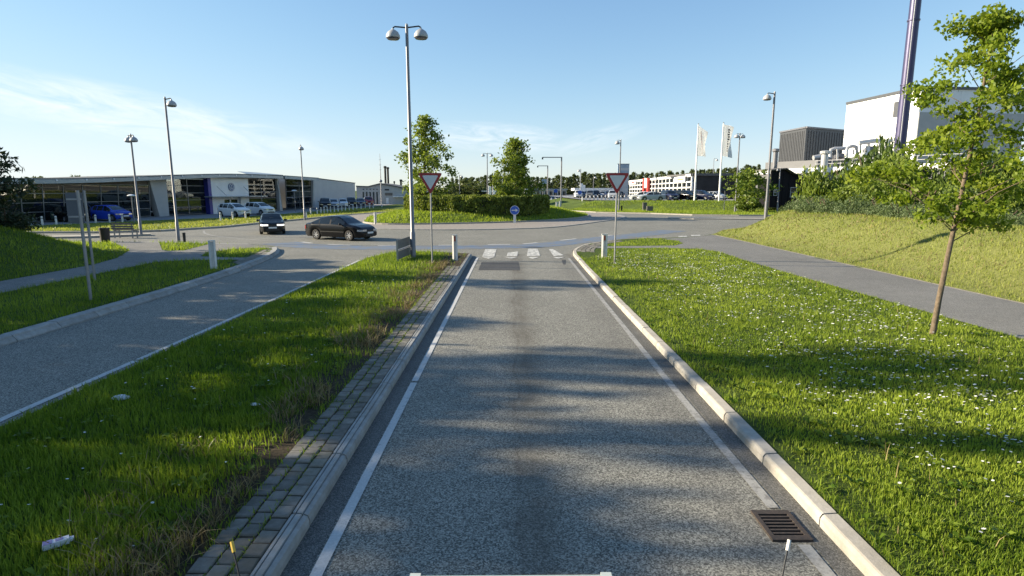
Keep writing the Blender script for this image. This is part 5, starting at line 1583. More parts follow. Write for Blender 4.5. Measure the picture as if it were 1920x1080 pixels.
# pylon sign
py = D(1169, 308, 132)
pg = thing('pylon_sign', 'tall grey blue sign pylon rising behind the right give way sign', 'sign', (py.x, py.y, 0))
q = MB(); q.box(-1.25, 1.25, -.25, .25, 0, 6.6); q.build('body', 'pylon_grey', pg)
q = MB(); q.box(-1.3, 1.3, -.3, .3, 6.62, py.z); q.build('head', 'pylon_blue', pg)
q = MB(); q.box(-1.0, 1.1, -.34, -.302, 7.5, 8.1); q.build('print', 'pylon_grey', pg)
q = MB(); q.box(-1.35, 1.35, -.33, .33, py.z, py.z + .12); q.build('cap', 'roofing', pg)
py = D(1022, 336, 150)
pg = thing('pylon_sign', 'small blue grey sign board on posts right of the roundabout tree', 'sign', (py.x, py.y, 0))
q = MB(); q.box(-.85, .85, -.1, .1, py.z - 1.2, py.z); q.build('board', 'pylon_blue', pg)
for x in (-.6, .6):
    q = MB(); q.tube([(x, 0.15, 0), (x, .15, py.z - .1)], .06, 6); q.build('post', 'galvanised', pg)
# ================================================================== CARS
def lerp(a, b, t): return a + (b - a) * t
KINDS = {
 # length, width, wheel radius, axles, upper line, shoulder line, bottom, side window spans, windscreen span, rear window span
 'liftback': dict(L=4.57, W=1.77, R=.315, ax=(1.36, -1.22), H=1.46,
    top=[(-2.285, .72), (-2.22, .93), (-2.1, .99), (-1.75, 1.03), (-1.45, 1.14), (-.95, 1.36), (-.5, 1.445), (0, 1.46), (.3, 1.44), (.62, 1.33), (1.12, 1.03), (1.25, .985), (1.7, .92), (2.05, .80), (2.2, .68), (2.285, .55)],
    belt=[(-2.285, .70), (-2.15, .93), (-1.5, .955), (0, .93), (1.1, .90), (1.8, .82), (2.1, .72), (2.285, .52)],
    win=[(-1.35, -.98), (-.93, -.12), (-.02, .98)], ws=(.45, 1.12), rw=(-1.62, -.72)),
 'hatch': dict(L=3.97, W=1.68, R=.30, ax=(1.2, -1.25), H=1.47,
    top=[(-1.985, .62), (-1.95, .95), (-1.85, 1.12), (-1.6, 1.36), (-1.3, 1.44), (-.6, 1.47), (0, 1.465), (.3, 1.42), (.75, 1.2), (1.08, 1.02), (1.2, .97), (1.6, .89), (1.85, .78), (1.985, .58)],
    belt=[(-1.985, .6), (-1.9, .92), (-1.3, .96), (0, .92), (1.05, .88), (1.6, .81), (1.85, .7), (1.985, .5)],
    win=[(-1.42, -.85), (-.78, -.05), (.04, .95)], ws=(.38, 1.08), rw=(-1.9, -1.5)),
 'saloon': dict(L=4.2, W=1.66, R=.29, ax=(1.28, -1.18), H=1.40,
    top=[(-2.1, .62), (-2.06, .88), (-1.95, .93), (-1.4, .97), (-1.2, 1.05), (-.8, 1.3), (-.45, 1.385), (0, 1.40), (.25, 1.38), (.6, 1.2), (.95, .98), (1.1, .93), (1.6, .87), (1.95, .75), (2.1, .56)],
    belt=[(-2.1, .6), (-2.0, .87), (-1.2, .9), (0, .88), (1.0, .86), (1.7, .79), (1.98, .68), (2.1, .5)],
    win=[(-1.1, -.75), (-.7, -.05), (.03, .85)], ws=(.3, .95), rw=(-1.3, -.58)),
 'suv': dict(L=4.45, W=1.80, R=.34, ax=(1.33, -1.3), H=1.68,
    top=[(-2.225, .7), (-2.2, 1.1), (-2.1, 1.3), (-1.95, 1.58), (-1.6, 1.655), (-.6, 1.68), (0, 1.67), (.35, 1.62), (.8, 1.35), (1.1, 1.13), (1.25, 1.09), (1.8, 1.02), (2.05, .9), (2.225, .62)],
    belt=[(-2.225, .68), (-2.12, 1.05), (-1.4, 1.08), (0, 1.05), (1.1, 1.03), (1.8, .95), (2.05, .82), (2.225, .55)],
    win=[(-1.75, -1.0), (-.92, -.05), (.04, 1.0)], ws=(.42, 1.1), rw=(-2.12, -1.8)),
}
def car_meshes(kind):
    K = KINDS[kind]; L, W, Rw = K['L'], K['W'], K['R']; hl = L / 2
    tx, tz = zip(*K['top']); bx, bz = zip(*K['belt'])
    xs = set(np.linspace(-hl, hl, 56).tolist())
    for a in K['ax']:
        for k in range(-8, 9): xs.add(a + (Rw + .055) * math.sin(k * math.pi / 16) * .999)
    for s in list(K['win']) + [K['ws'], K['rw']]: xs |= set(s)
    xs = sorted(x for x in xs if -hl <= x <= hl)
    X = [xs[0]]
    for x in xs[1:]:
        if x - X[-1] > .012: X.append(x)
    X[-1] = hl
    def wid(x):
        e = max(0, (abs(x) - (hl - .75)) / .75); return W / 2 * (1 - .27 * e ** 2.2 - .02 * (x / hl) ** 2)
    def section(x):
        zt, zs = np.interp(x, tx, tz), np.interp(x, bx, bz); zs = min(zs, zt - .01)
        w = wid(x); e = max(0, (abs(x) - (hl - .3)) / .3)
        zb = .19 + .1 * e
        for a in K['ax']:
            d = abs(x - a); rr = Rw + .055
            if d < rr: zb = max(zb, Rw + math.sqrt(rr * rr - d * d) * .98)
        zb = min(zb, zs - .08)
        g_ = min(1, max(0, (zt - zs) / .42)); wr = lerp(w * .86, W / 2 * .71, g_)
        h = zt - zs; hh = zs - zb
        return [(w * .955, zb), (w * .99, zb + .22 * hh), (w * 1.0, zb + .5 * hh), (w * .995, zb + .8 * hh), (w * .965, zs), (w * .945, zs + .06 * h), (lerp(w * .945, wr, .45), zs + .5 * h), (wr, zs + .88 * h), (wr * .86, zt - .012 * g_), (wr * .5, zt), (0, zt + .012 * g_)]
    S = [section(x) for x in X]; m = len(S[0])
    parts = ['body', 'windscreen', 'rear_window'] + ['side_window_%d_%d' % (a, s) for a in range(len(K['win'])) for s in (0, 1)]
    V = [(x, sgn * y, z) for x, s in zip(X, S) for sgn in (1, -1) for (y, z) in s]
    def vi(i, sd, j): return i * 2 * m + sd * m + j
    used = {k: [] for k in parts}
    for i in range(len(X) - 1):
        xm = (X[i] + X[i + 1]) / 2
        for sd in (0, 1):
            for j in range(m - 1):
                k = 'body'
                zt, zs = np.interp(xm, tx, tz), np.interp(xm, bx, bz)
                if j in (5, 6) and zt - zs > .12:
                    for n_, (a, b) in enumerate(K['win']):
                        if a < xm < b: k = 'side_window_%d_%d' % (n_, sd)
                if j >= 7 and K['ws'][0] < xm < K['ws'][1] and j >= 8: k = 'windscreen'
                if j >= 8 and K['rw'][0] < xm < K['rw'][1]: k = 'rear_window'
                f = (vi(i, sd, j), vi(i + 1, sd, j), vi(i + 1, sd, j + 1), vi(i, sd, j + 1))
                used[k].append(f if sd == 0 else f[::-1])
    for i in (0, len(X) - 1):
        for j in range(m - 2): used['body'].append((vi(i, 0, j), vi(i, 1, j), vi(i, 1, j + 1), vi(i, 0, j + 1)))
    out = {}
    for k, fs in used.items():
        ids = sorted({q for f in fs for q in f}); mp = {q: n for n, q in enumerate(ids)}
        b = MB(); b.add([V[q] for q in ids], [[mp[q] for q in f] for f in fs])
        out[k] = b.mesh(k, True)
    out['side_window'] = [out.pop(k) for k in parts if k.startswith('side_window')]
    for q in [out['windscreen'], out['rear_window']] + out['side_window']: q.materials.append(MATS['car_glass'])
    # dark floor and seats seen through the glass
    b = MB(); zz = np.interp(0, bx, bz)
    b.box(-hl * .86, hl * .86, -W * .36, W * .36, .17, .45); b.box(-hl * .62, hl * .5, -W * .4, W * .4, .45, zz - .12)
    for y in (-.36, .36): b.box(-.35, -.2, y - .22, y + .22, zz - .13, zz + .22)
    b.box(-1.15, -1.0, -.55, .55, zz - .13, zz + .14)
    out['interior'] = b.mesh('interior'); out['interior'].materials.append(MATS['black_plastic'])
    # lamps: strips wrapped round the corners
    def wrap(x_from, x_to, y_in, z0, z1, out_=.012, front=True):
        """left and right lamp shells"""
        res = []
        for sgn in (1, -1):
            pl = [(x, wid(x) + out_) for x in np.linspace(x_from, x_to, 5)]
            ex = x_to + (out_ if front else -out_)
            pl += [(ex, wid(x_to) * .93), (ex, y_in)]
            b = MB(); n = len(pl)
            vs = [(x, sgn * y, z0) for x, y in pl] + [(x, sgn * y, z1) for x, y in pl] + [(x - (.1 if front else -.1) * (i > 3), sgn * (y - .05), (z0 + z1) / 2) for i, (x, y) in enumerate(pl)]
            fs = []
            for i in range(n - 1): fs += [(i, i + 1, n + i + 1, n + i), (i, i + 1, 2 * n + i + 1, 2 * n + i), (n + i, n + i + 1, 2 * n + i + 1, 2 * n + i)]
            b.add(vs, fs); res.append(b.mesh('lamp', True))
        return res
    zh = np.interp(hl - .12, bx, bz)
    out['headlight'] = wrap(hl - .32, hl - .02, wid(hl) * .48, zh - .085, zh + .025)
    zr_ = np.interp(-hl + .1, bx, bz)
    out['tail_light'] = wrap(-hl + .16, -hl + .01, wid(hl) * .6, zr_ - .24, zr_ - .02, front=False)
    for h_ in out['headlight']: h_.materials.append(MATS['headlight'])
    for h_ in out['tail_light']: h_.materials.append(MATS['tail_red'])
    def small(name, mat, *boxes):
        b = MB()
        for q in boxes: b.box(*q)
        me = b.mesh(name); me.materials.append(MATS[mat]); out[name] = me
    wf = wid(hl)
    small('grille', 'black_plastic', (hl - .1, hl + .012, -wf * .46, wf * .46, zh - .11, zh + .0))
    small('lower_grille', 'black_plastic', (hl - .1, hl + .010, -wf * .7, wf * .7, .27, .39))
    small('number_plate', 'plate_white', (hl - .05, hl + .022, -.26, .26, .42, .53))
    small('rear_plate', 'plate_white', (-hl - .012, -hl + .05, -.26, .26, .6, .71))
    b = MB()
    zm = np.interp(.78, bx, bz) + .08
    for sgn in (1, -1):
        me = MB().ball((.80, sgn * (W / 2 + .07), zm), (.07, .11, .075), 8, 5)
        me.bar((.82, sgn * (W / 2 - .1), zm - .04), (.82, sgn * (W / 2 + .03), zm - .02), .05, .03)
        q = me.mesh('mirror', True); q.materials.append(MATS['black_plastic']); out.setdefault('mirror', []).append(q)
    # sill trim along the doors
    sill = []
    for sgn in (1, -1):
        b = MB(); b.box(-.85, 1.0, sgn * (W / 2 - .02) - .02, sgn * (W / 2 - .02) + .02, .50, .535); q = b.mesh('door_trim'); q.materials.append(MATS['black_plastic']); sill.append(q)
    out['door_trim'] = sill
    # wheel: tyre lathe and spoked rim, axis y
    b = MB(); w2 = .1
    b.lathe([(Rw * .62, -w2), (Rw * .93, -w2), (Rw, -w2 * .7), (Rw, w2 * .7), (Rw * .93, w2), (Rw * .62, w2)], 24, axis='y'); out['wheel'] = b.mesh('wheel', True); out['wheel'].materials.append(MATS['rubber'])
    b = MB()
    for sg in (1,):
        b.lathe([(Rw * .66, w2 * .98), (Rw * .60, w2 * .98), (Rw * .58, w2 * .55)], 24, axis='y')
        b.lathe([(Rw * .15, w2 * .8), (.001, w2 * .85)], 10, axis='y')
        for k in range(6):
            a = 2 * math.pi * k / 6
            b.bar((math.cos(a) * Rw * .1, w2 * .72, math.sin(a) * Rw * .1), (math.cos(a) * Rw * .6, w2 * .8, math.sin(a) * Rw * .6), Rw * .2, .025, (0, 1, 0))
    out['rim'] = b.mesh('rim'); out['rim'].materials.append(MATS['rim_silver'])
    b = MB(); b.lathe([(Rw * .62, w2 * .3), (.001, w2 * .3)], 16, axis='y'); out['brake'] = b.mesh('brake_disc'); out['brake'].materials.append(MATS['black_plastic'])
    out['_bodies'] = {}
    return out
CM = {k: car_meshes(k) for k in KINDS}
def car(kind, colour, loc, heading, label, name='car', group=None, full=True):
    """heading: direction the bonnet points, radians from +X"""
    M = CM[kind]; K = KINDS[kind]
    t = thing(name, label, 'car', loc, heading, group)
    if colour not in M['_bodies']:
        me = M['body'].copy(); me.materials.append(MATS['car_' + colour]); M['_bodies'][colour] = me
    link('body', M['_bodies'][colour], parent=t)
    for k in ('windscreen', 'rear_window', 'interior', 'grille', 'lower_grille', 'number_plate', 'rear_plate'): link(k, M[k], parent=t)
    for k in ('side_window', 'headlight', 'tail_light', 'mirror') + (('door_trim',) if full else ()):
        for q in M[k]: link(k, q, parent=t)
    for a in K['ax']:
        for sgn in (1, -1):
            wv = link('wheel', M['wheel'], parent=t, loc=(a, sgn * (K['W'] / 2 - .11), K['R']), rot=(0, 0, 0 if sgn > 0 else math.pi))
            link('rim', M['rim'], parent=wv)
            if full: link('brake_disc', M['brake'], parent=wv)
    return t
def head_px(u0, v0, u1, v1, z=0):
    a, b = G(u0, v0, z), G(u1, v1, z); return math.atan2(b.y - a.y, b.x - a.x)
# the two cars driving round the ring
car('liftback', 'black', (-10.65, 35.9, .012), R(-25), 'black liftback car driving round the ring with its side to view')
lit_car = car('saloon', 'black', (-17.2, 41.4, .012), R(-66), 'older black small car coming head on with lit headlights')
for ch_ in lit_car.children:
    if ch_.name.startswith('headlight'):
        ch_.data = ch_.data.copy(); ch_.data.materials.clear(); ch_.data.materials.append(MATS['headlight_lit'])
# parked at the left showroom
def park(u, v, kind, colour, heading, label, z=.17, name='parked_car', group=None):
    p = G(u, v, z); return car(kind, colour, (p.x, p.y, z), heading, label, name, group, False)
park(440, 406, 'hatch', 'white', R(-28), 'white hatchback parked before the showroom door')
park(487, 402.5, 'hatch', 'white', R(-28), 'white hatchback parked right of the showroom door, before the glass')
park(210, 413.5, 'hatch', 'blue', R(-20), 'bright blue hatchback parked before the showroom')
park(175, 412, 'suv', 'slate', R(-25), 'dark estate car parked left of the blue hatchback')
park(128, 415, 'saloon', 'black', R(-30), 'black car parked behind the back of the road sign')
park(90, 414, 'liftback', 'green', R(-20), 'dark green car parked beside the pine')
gp = 'cars parked along the grey wing wall'
for u, v, kd, c, lb in ((610, 391.5, 'suv', 'black', 'black tall car, first in the row along the grey wall'), (626, 390, 'hatch', 'silver', 'silver grey hatchback, second in the row along the grey wall'),
                        (643, 389, 'hatch', 'white', 'white hatchback in the row along the grey wall'), (659, 388, 'suv', 'black', 'black car between the white hatchback and the navy car'),
                        (676, 387, 'hatch', 'navy', 'navy car next to the red one by the narrow windows'), (691, 385.5, 'suv', 'red', 'dark red car, last in the row by the narrow windows')):
    park(u, v, kd, c, R(-72), lb, group=gp)
# inside the showroom
q = FA.at(FA.col(297), 0, -2.5); car('hatch', 'black', (q.x, q.y, .21), R(-30), 'black car standing inside the showroom behind the pier', 'display_car', None, False)
for k, (u, c) in enumerate(((352, 'grey'), (498, 'navy'))):
    q = FA.at(FA.col(u), 0, -3.5); car('hatch', c, (q.x, q.y, .21), R(-40), ('grey', 'navy')[k] + ' car on display behind the showroom glass', 'display_car', None, False)
# right hand lot
def park2(u, dep, kind, colour, heading, label, name='parked_car', group=None):
    p = D(u, 370, dep); return car(kind, colour, (p.x, p.y, LZ + .03), heading, label, name, group, False)
park2(1206, 97, 'liftback', 'white', R(168), 'white car parked at the lot edge left of the silver one')
park2(1222, 93.5, 'liftback', 'silver', R(182), 'silver saloon parked side on at the lot edge')
park2(1255, 94, 'suv', 'navy', R(-80), 'navy car parked left of the first flagpole')
park2(1283, 95, 'suv', 'black', R(-55), 'black off roader parked just left of the first flagpole')
park2(1314, 95, 'suv', 'navy', R(-50), 'dark blue van parked between the two flagpoles')
park2(1342, 97, 'hatch', 'silver', R(-60), 'silver hatchback parked left of the second flagpole')
park2(1400, 92, 'hatch', 'white', R(200), 'white car half hidden under the bushy green tree')
gq = 'cars in the rows of the far lot'
fr2 = random.Random(3)
for k in range(15):
    u = 1084 + k * 5.6; c = ('black', 'white', 'navy', 'grey', 'silver', 'slate')[fr2.randrange(6)]
    kd = ('hatch', 'suv', 'saloon', 'liftback')[fr2.randrange(4)]
    p = D(u, 366, 128 + fr2.uniform(-2, 2))
    car(kd, c, (p.x, p.y, hz(h_E, p.x, p.y) + .05), R(-95 + fr2.uniform(-8, 8)), 'car in the close row of the far lot behind the white stubs', 'parked_car', gq, False)
for k in range(7):
    u = 1030 + k * 7.5; c = ('black', 'white', 'grey', 'silver', 'slate')[fr2.randrange(5)]
    p = D(u, 366, 150 + fr2.uniform(-2, 2))
    car('hatch' if k % 2 else 'saloon', c, (p.x, p.y, .0), R(-90 + fr2.uniform(-8, 8)), 'car parked before the low grey garage building', 'parked_car', 'cars before the garage building', False)
p = D(1148, 361, 118); car('suv', 'silver', (p.x, p.y, hz(h_E, p.x, p.y) + .03), R(-100), 'silver van parked left of the tall pylon', 'parked_car', None, False)

# ================================================================== STREET FURNITURE
# ---- lamps
def bell(b, r, h, c):
    b.lathe([(.03, h + .08), (.05, h + .02), (r * .35, h), (r * .72, h * .78), (r * .95, h * .42), (r, .06), (r * .97, .02)], 18, c)
def lamp(name, u, vb, vt, label, heads, z=.0, dep=None, arm=.55, rr=.26, pr=.07, group='street lamps round the roundabout', base_h=1.1):
    """heads: list of yaw angles for the arms"""
    if dep is None: p = G(u, vb, z)
    else: p = D(u, vb, dep); p.z = z
    d_ = ray(u, vt)
    # height where the vertical through p passes the pixel row vt
    cp, sp = math.cos(PITCH), math.sin(PITCH); k = (540 - vt) / FPX
    # (dz*cp + Y*(-?)): solve image row for height
    Y = p.y; H_ = ((k * cp - sp) / (cp + k * sp)) * Y + EYE
    o = thing(name, label, 'street lamp', (p.x, p.y, z), 0, group); h = H_ - z
    q = MB(); q.tube([(0, 0, -.3), (0, 0, base_h), (0, 0, base_h + .03), (0, 0, h)], [pr * 1.35, pr * 1.3, pr, pr * .72], 12); q.build('pole', 'pole_grey', o, True)
    q = MB(); q.tube([(0, 0, h - .02), (0, 0, h + .05)], [pr * .8, pr * .5], 10); q.build('pole_cap', 'lamp_grey', o)
    for a in heads:
        e = Vector((math.cos(a) * arm, math.sin(a) * arm, h - .06))
        q = MB(); q.tube([(0, 0, h - .1), (e.x * .85, e.y * .85, h - .05), (e.x, e.y, h - .1)], .03, 6); q.build('arm', 'black_plastic', o)
        q = MB(); bell(q, rr, rr * 1.15, (e.x, e.y, h - .18 - rr * 1.15)); s_ = q.build('lamp_shade', 'lamp_grey', o, True)
        q = MB(); q.lathe([(rr * .96, .025), (rr * .8, -.03), (.001, -.06)], 16, (e.x, e.y, h - .18 - rr * 1.15)); q.build('diffuser', 'lamp_glass', s_, True)
    return o
lamp('street_lamp', 775, 483, 47, 'tall twin headed lamp on the splitter island beside the left give way sign', [R(176), R(-3)], z=.11, arm=.58, rr=.29, pr=.085)
lamp('street_lamp', 335, 452.5, 183, 'tall single headed lamp on the left grass patch beside the black bollard', [R(-15)], z=.13, arm=.42, rr=.25)
lamp('street_lamp', 265, 442, 252, 'twin headed lamp behind the park bench', [R(150), R(-30)], z=.02, arm=.32, rr=.24)
lamp('street_lamp', 571.5, 411, 272, 'lamp at the lawn edge in front of the leaning showroom glass', [R(-60)], z=.11, arm=.3, rr=.26)
lamp('street_lamp', 914, 372, 287, 'twin headed lamp standing behind the roundabout hedge between its trees', [R(180), 0], dep=105, arm=.75, rr=.34, pr=.1)
lamp('street_lamp', 1160, 395.5, 262, 'single headed lamp on the far bank behind the right give way sign', [R(190)], z=.12, arm=.5, rr=.36, pr=.1)
lamp('street_lamp', 1436, 402, 173, 'tall single headed lamp on the nose of the right bank', [R(185)], z=hz(h_A, 17.6, 39.5) - .05, dep=40, arm=.5, rr=.27, pr=.09)
lamp('street_lamp', 1378, 398, 250, 'twin headed lamp at the road edge right of the flagpoles', [R(200), R(20)], z=.12, arm=.5, rr=.33, pr=.1)
lamp('street_lamp', 1335, 365, 297, 'thin lamp rising over the glazed showroom roof', [R(-20)], dep=150, arm=.7, rr=.35, pr=.08, group=None)
lamp('street_lamp', 1088, 368, 317, 'thin lamp before the skyline trees left of the pylon', [R(180)], dep=150, arm=.5, rr=.4, pr=.1, group=None)
lamp('street_lamp', 862, 372, 328, 'thin lamp half hidden by the taller roundabout tree', [R(-20)], dep=140, arm=.6, rr=.35, pr=.1, group=None)
lamp('street_lamp', 1112, 372, 330, 'thin lamp behind the station canopy', [R(0)], dep=175, arm=.5, rr=.4, pr=.1, group=None)
lamp('street_lamp', 1459, 372, 315, 'slanting looking thin post lamp in front of the black house', [R(190)], dep=76, z=.1, arm=.4, rr=.14, pr=.08, group=None)
lamp('street_lamp', -460, 605, 60, 'tall lamp beside the left path whose long thin shadow crosses both lanes', [R(180)], z=.13, dep=13.0)
# square-armed gantry poles
for u, ul, vt, dep, lb in ((1053, 1017, 295, 100, 'tall pole with a long level arm beside the far path'), (1027, 1008, 311, 128, 'second pole with a level arm, further off and half behind the tree')):
    p = D(u, vt, dep); e = D(ul, vt, dep)
    o = thing('signal_pole', lb, 'pole', (p.x, p.y, 0)); L_ = p.x - e.x
    q = MB(); q.tube([(0, 0, -.2), (0, 0, p.z)], .12, 8); q.build('pole', 'pole_grey', o)
    q = MB(); q.bar((.1, 0, p.z), (-L_, 0, p.z), .14, .14); q.build('arm', 'pole_grey', o)
    q = MB(); q.box(-L_ - .1, -L_ + .15, -.12, .12, p.z - .35, p.z - .02); q.build('detector', 'black_plastic', o)
# low disc lamps on the showroom forecourt
for u, vb, vt, lb in ((252, 418, 366, 'small mushroom topped lamp between the pine and the bench lamp'), (554, 397, 357, 'small forecourt lamp before the leaning glass')):
    p = G(u, vb, .15); Y = p.y; k = (540 - vt) / FPX; h = ((k * math.cos(PITCH) - math.sin(PITCH)) / (math.cos(PITCH) + k * math.sin(PITCH))) * Y + EYE - .15
    o = thing('disc_lamp', lb, 'lamp', p)
    q = MB(); q.tube([(0, 0, -.1), (0, 0, h - .1)], .05, 8); q.build('pole', 'pole_grey', o)
    q = MB(); q.lathe([(.001, h + .08), (.2, h + .05), (.34, h - .02), (.34, h - .06), (.08, h - .12), (.001, h - .12)], 16); q.build('lamp_shade', 'white_paint', o, True)

# ---- give way signs
def yield_sign(u, vb, label, z):
    p = G(u, vb, z); o = thing('give_way_sign', label, 'road sign', p)
    q = MB(); q.tube([(0, .03, -.3), (0, .03, 3.52)], .032, 10); q.build('pole', 'galvanised', o, True)
    zt, s = 3.55, .48
    def tri(k, dy):      # rounded triangle pointing down
        c = zt - s * .577
        pts = [(-s, zt), (s, zt), (0, zt - s * 1.732)]; out = []
        for i in range(3):
            a, b_, c_ = Vector(pts[i - 1]), Vector(pts[i]), Vector(pts[(i + 1) % 3])
            for t in (0, .5, 1):
                p1 = b_ + (a - b_).normalized() * .09; p2 = b_ + (c_ - b_).normalized() * .09
                m_ = p1.lerp(p2, t) if t != .5 else (b_ * .5 + (p1 + p2) * .25)
                out.append((m_.x * k, dy, c + (m_.y - c) * k))
        return out
    q = MB(); q.prism(tri(1.0, -.012), (0, .02, 0)); bk = q.build('sign_plate', 'sign_back', o)
    q = MB(); q.prism(tri(.985, -.022), (0, .008, 0)); q.build('red_border', 'sign_red', o)
    q = MB(); q.prism(tri(.66, -.03), (0, .006, 0)); q.build('white_field', 'sign_white', o)
    q = MB()
    for zz in (3.4, 3.0): q.box(-.07, .07, .009, .075, zz - .025, zz + .025)
    q.build('clamp', 'galvanised', o)
    return o
yield_sign(810.5, 494.5, 'red and white give way sign on the splitter island beside the tall lamp', .12)
yield_sign(1152.5, 494.5, 'red and white give way sign on the daisy lawn by the kerb corner', .12)
# ---- blue keep-right arrow on the island
p = G(965, 416.5, .14)
o = thing('blue_arrow_sign', 'round blue sign with a white arrow pointing right on the island edge', 'road sign', p)
q = MB(); q.box(-.12, .12, -.05, .05, -.1, .72); q.build('post', 'post_white', o)
q = MB(); q.lathe([(.001, 0), (.42, 0), (.42, .03), (.001, .03)], 28, (0, -.07, 1.08), 'y'); q.build('sign_plate', 'sign_blue', o)
q = MB(); q.lathe([(.385, 0), (.42, 0), (.42, .006), (.385, .006)], 28, (0, -.078, 1.08), 'y'); q.build('rim', 'sign_white', o)
q = MB(); q.prism([(-.28, -.072, 1.04), (.08, -.072, 1.04), (.08, -.072, .93), (.30, -.072, 1.08), (.08, -.072, 1.23), (.08, -.072, 1.12), (-.28, -.072, 1.12)], (0, -.008, 0)); q.build('arrow', 'sign_white', o)
# small blue signs far off
for u, v, dep, lb in ((1042, 358, 120, 'tiny blue round sign by the far path'), (1087, 361, 110, 'blue round sign at the end of the far lot')):
    p = D(u, v, dep); o = thing('blue_sign', lb, 'road sign', (p.x, p.y, 0))
    q = MB(); q.tube([(0, 0, 0), (0, 0, p.z + .2)], .04, 6); q.build('pole', 'galvanised', o)
    q = MB(); q.lathe([(.001, 0), (.4, 0), (.4, .03), (.001, .03)], 18, (0, -.07, p.z), 'y'); q.build('sign_plate', 'sign_blue', o)
# ---- white edge posts: folded plastic channels
def edge_post(u, vb, h, label, z, w=.13, red=True, rz=0, name='marker_post'):
    p = G(u, vb, z); o = thing(name, label, 'marker post', p, rz)
    q = MB()
    q.prism([(-w, -.02, -.1), (-w * .45, -.06, -.1), (-w * .35, -.045, -.1), (-w * .85, -.005, -.1)], (0, 0, h + .1)); q.build('flange', 'post_white', o)
    q = MB(); q.prism([(w, -.02, -.1), (w * .45, -.06, -.1), (w * .35, -.045, -.1), (w * .85, -.005, -.1)], (0, 0, h + .1)); q.build('flange', 'post_white', o)
    q = MB(); q.box(-w * .8, w * .8, .0, .03, -.1, h - .02); q.build('web', 'post_white', o)
    q = MB(); q.prism([(-w, -.06, h), (w, -.06, h), (w, .035, h), (-w, .035, h)], (0, 0, .03)); q.build('cap', 'post_white', o)
    if red:
        q = MB(); q.box(-w * .3, w * .3, -.03, -.002, h - .25, h - .05); q.build('reflector', 'reflector_red', o)
    return o
edge_post(853.5, 488, 1.05, 'white plastic marker post with red top on the splitter island tip', .12, .11)
edge_post(1132.5, 483, 1.0, 'white plastic marker post with red reflector at the right kerb corner', .12, .13)
edge_post(401, 503.5, 1.02, 'white marker post on the left lawn near the exit kerb', .14, .12, False, .5)
edge_post(704, 418.5, .95, 'slim white marker post at the left end of the roundabout island', .14, .12, False)
edge_post(574, 409, .6, 'short white stub at the foot of the lawn edge lamp', .12, .12, False)
edge_post(1050, 389, 1.1, 'white post beside the far path end', .1, .2, False)
edge_post(1044, 390, 1.0, 'grey white post standing left of another by the far path', .1, .2, False)
# ---- barrier panel beside the lamp
a, c = G(745.5, 491, .12), G(772, 479, .12)
o = thing('panel_barrier', 'low grey two panel barrier beside the twin headed lamp', 'barrier', (a.x, a.y, .12), math.atan2(c.y - a.y, c.x - a.x)); L_ = (c - a).length
for x in (0, L_):
    q = MB(); q.box(x - .03, x + .03, -.03, .03, -.2, .92); q.build('post', 'galvanised', o)
for z0, z1 in ((.08, .42), (.5, .88)):
    q = MB(); q.box(.035, L_ - .035, -.012, .012, z0, z1); q.build('panel', 'barrier_grey', o)
q = MB(); q.box(.035, L_ - .035, -.022, .022, .44, .48); q.build('rail', 'galvanised', o)
# ---- road sign seen from behind, on two posts
a, c = G(170.5, 562, .14), G(178, 526, .14)
o = thing('road_sign_back', 'grey back of a road sign on two slim posts beside the left path', 'road sign', (a.x, a.y, .14), math.atan2(c.y - a.y, c.x - a.x)); L_ = (c - a).length
for x in (0, L_):
    q = MB(); q.tube([(x, 0, -.3), (x, 0, 2.86)], .038, 10); q.build('pole', 'galvanised', o, True)
ra = o.rotation_euler.z; pc = D(141, 390, 16.6); lc = Matrix.Rotation(-ra, 3, 'Z') @ (pc - o.location)
q = MB(); q.box(-.2, .2, -.012, .012, -.44, .44); pl_ = q.build('sign_plate', 'sign_back_dark', o, False, lc, (0, 0, -ra + R(22)))
for z in (-.25, .25):
    q = MB(); q.box(-.18, .18, -.034, -.013, z - .025, z + .025); q.build('stiffener', 'galvanised', pl_)
# ---- bench, bins, bollard
p = G(232, 444, .1); o = thing('park_bench', 'grey wooden park bench seen from behind below the twin headed lamp', 'bench', p, R(-2))
for z in (.47, .60, .76):
    q = MB(); q.box(-.72, .72, -.05, -.02, z, z + .11); q.build('back_slat', 'bench_wood', o)
for y in (.05, .17, .29, .41):
    q = MB(); q.box(-.72, .72, y, y + .1, .42, .455); q.build('seat_slat', 'bench_wood', o)
for x in (-.58, .58):
    q = MB(); q.box(x - .03, x + .03, -.019, .03, -.1, .86); q.build('leg', 'galvanised', o)
    q = MB(); q.box(x - .03, x + .03, .42, .48, -.1, .41); q.build('leg', 'galvanised', o)
    q = MB(); q.box(x - .025, x + .025, .031, .47, .37, .415); q.build('seat_support', 'galvanised', o)
def bin_(u, vb, h, r_, label, mat, z, name='litter_bin', cat='bin', lid=True):
    p = G(u, vb, z); o = thing(name, label, cat, p)
    q = MB(); q.lathe([(.001, -.1), (r_ * .85, -.1), (r_, h * .9), (r_ * .9, h * .9), (r_ * .85, h * .8), (.001, h * .8)], 14); q.build('drum', mat, o, True)
    if lid:
        q = MB(); q.lathe([(r_ * 1.06, h * .9), (r_ * 1.06, h), (r_ * .7, h), (r_ * .66, h * .92)], 14); q.build('rim', mat, o)
    return o
bin_(198, 454, .8, .26, 'dark brown litter bin at the path fork before the bench', 'bin_brown', .13)
bin_(346, 453.5, .52, .085, 'short black bollard beside the tall left lamp', 'black_plastic', .13, 'bollard', 'bollard')
bin_(1165.5, 395.5, .75, .12, 'short black bollard beside the far bank lamp', 'black_plastic', .12, 'bollard', 'bollard')
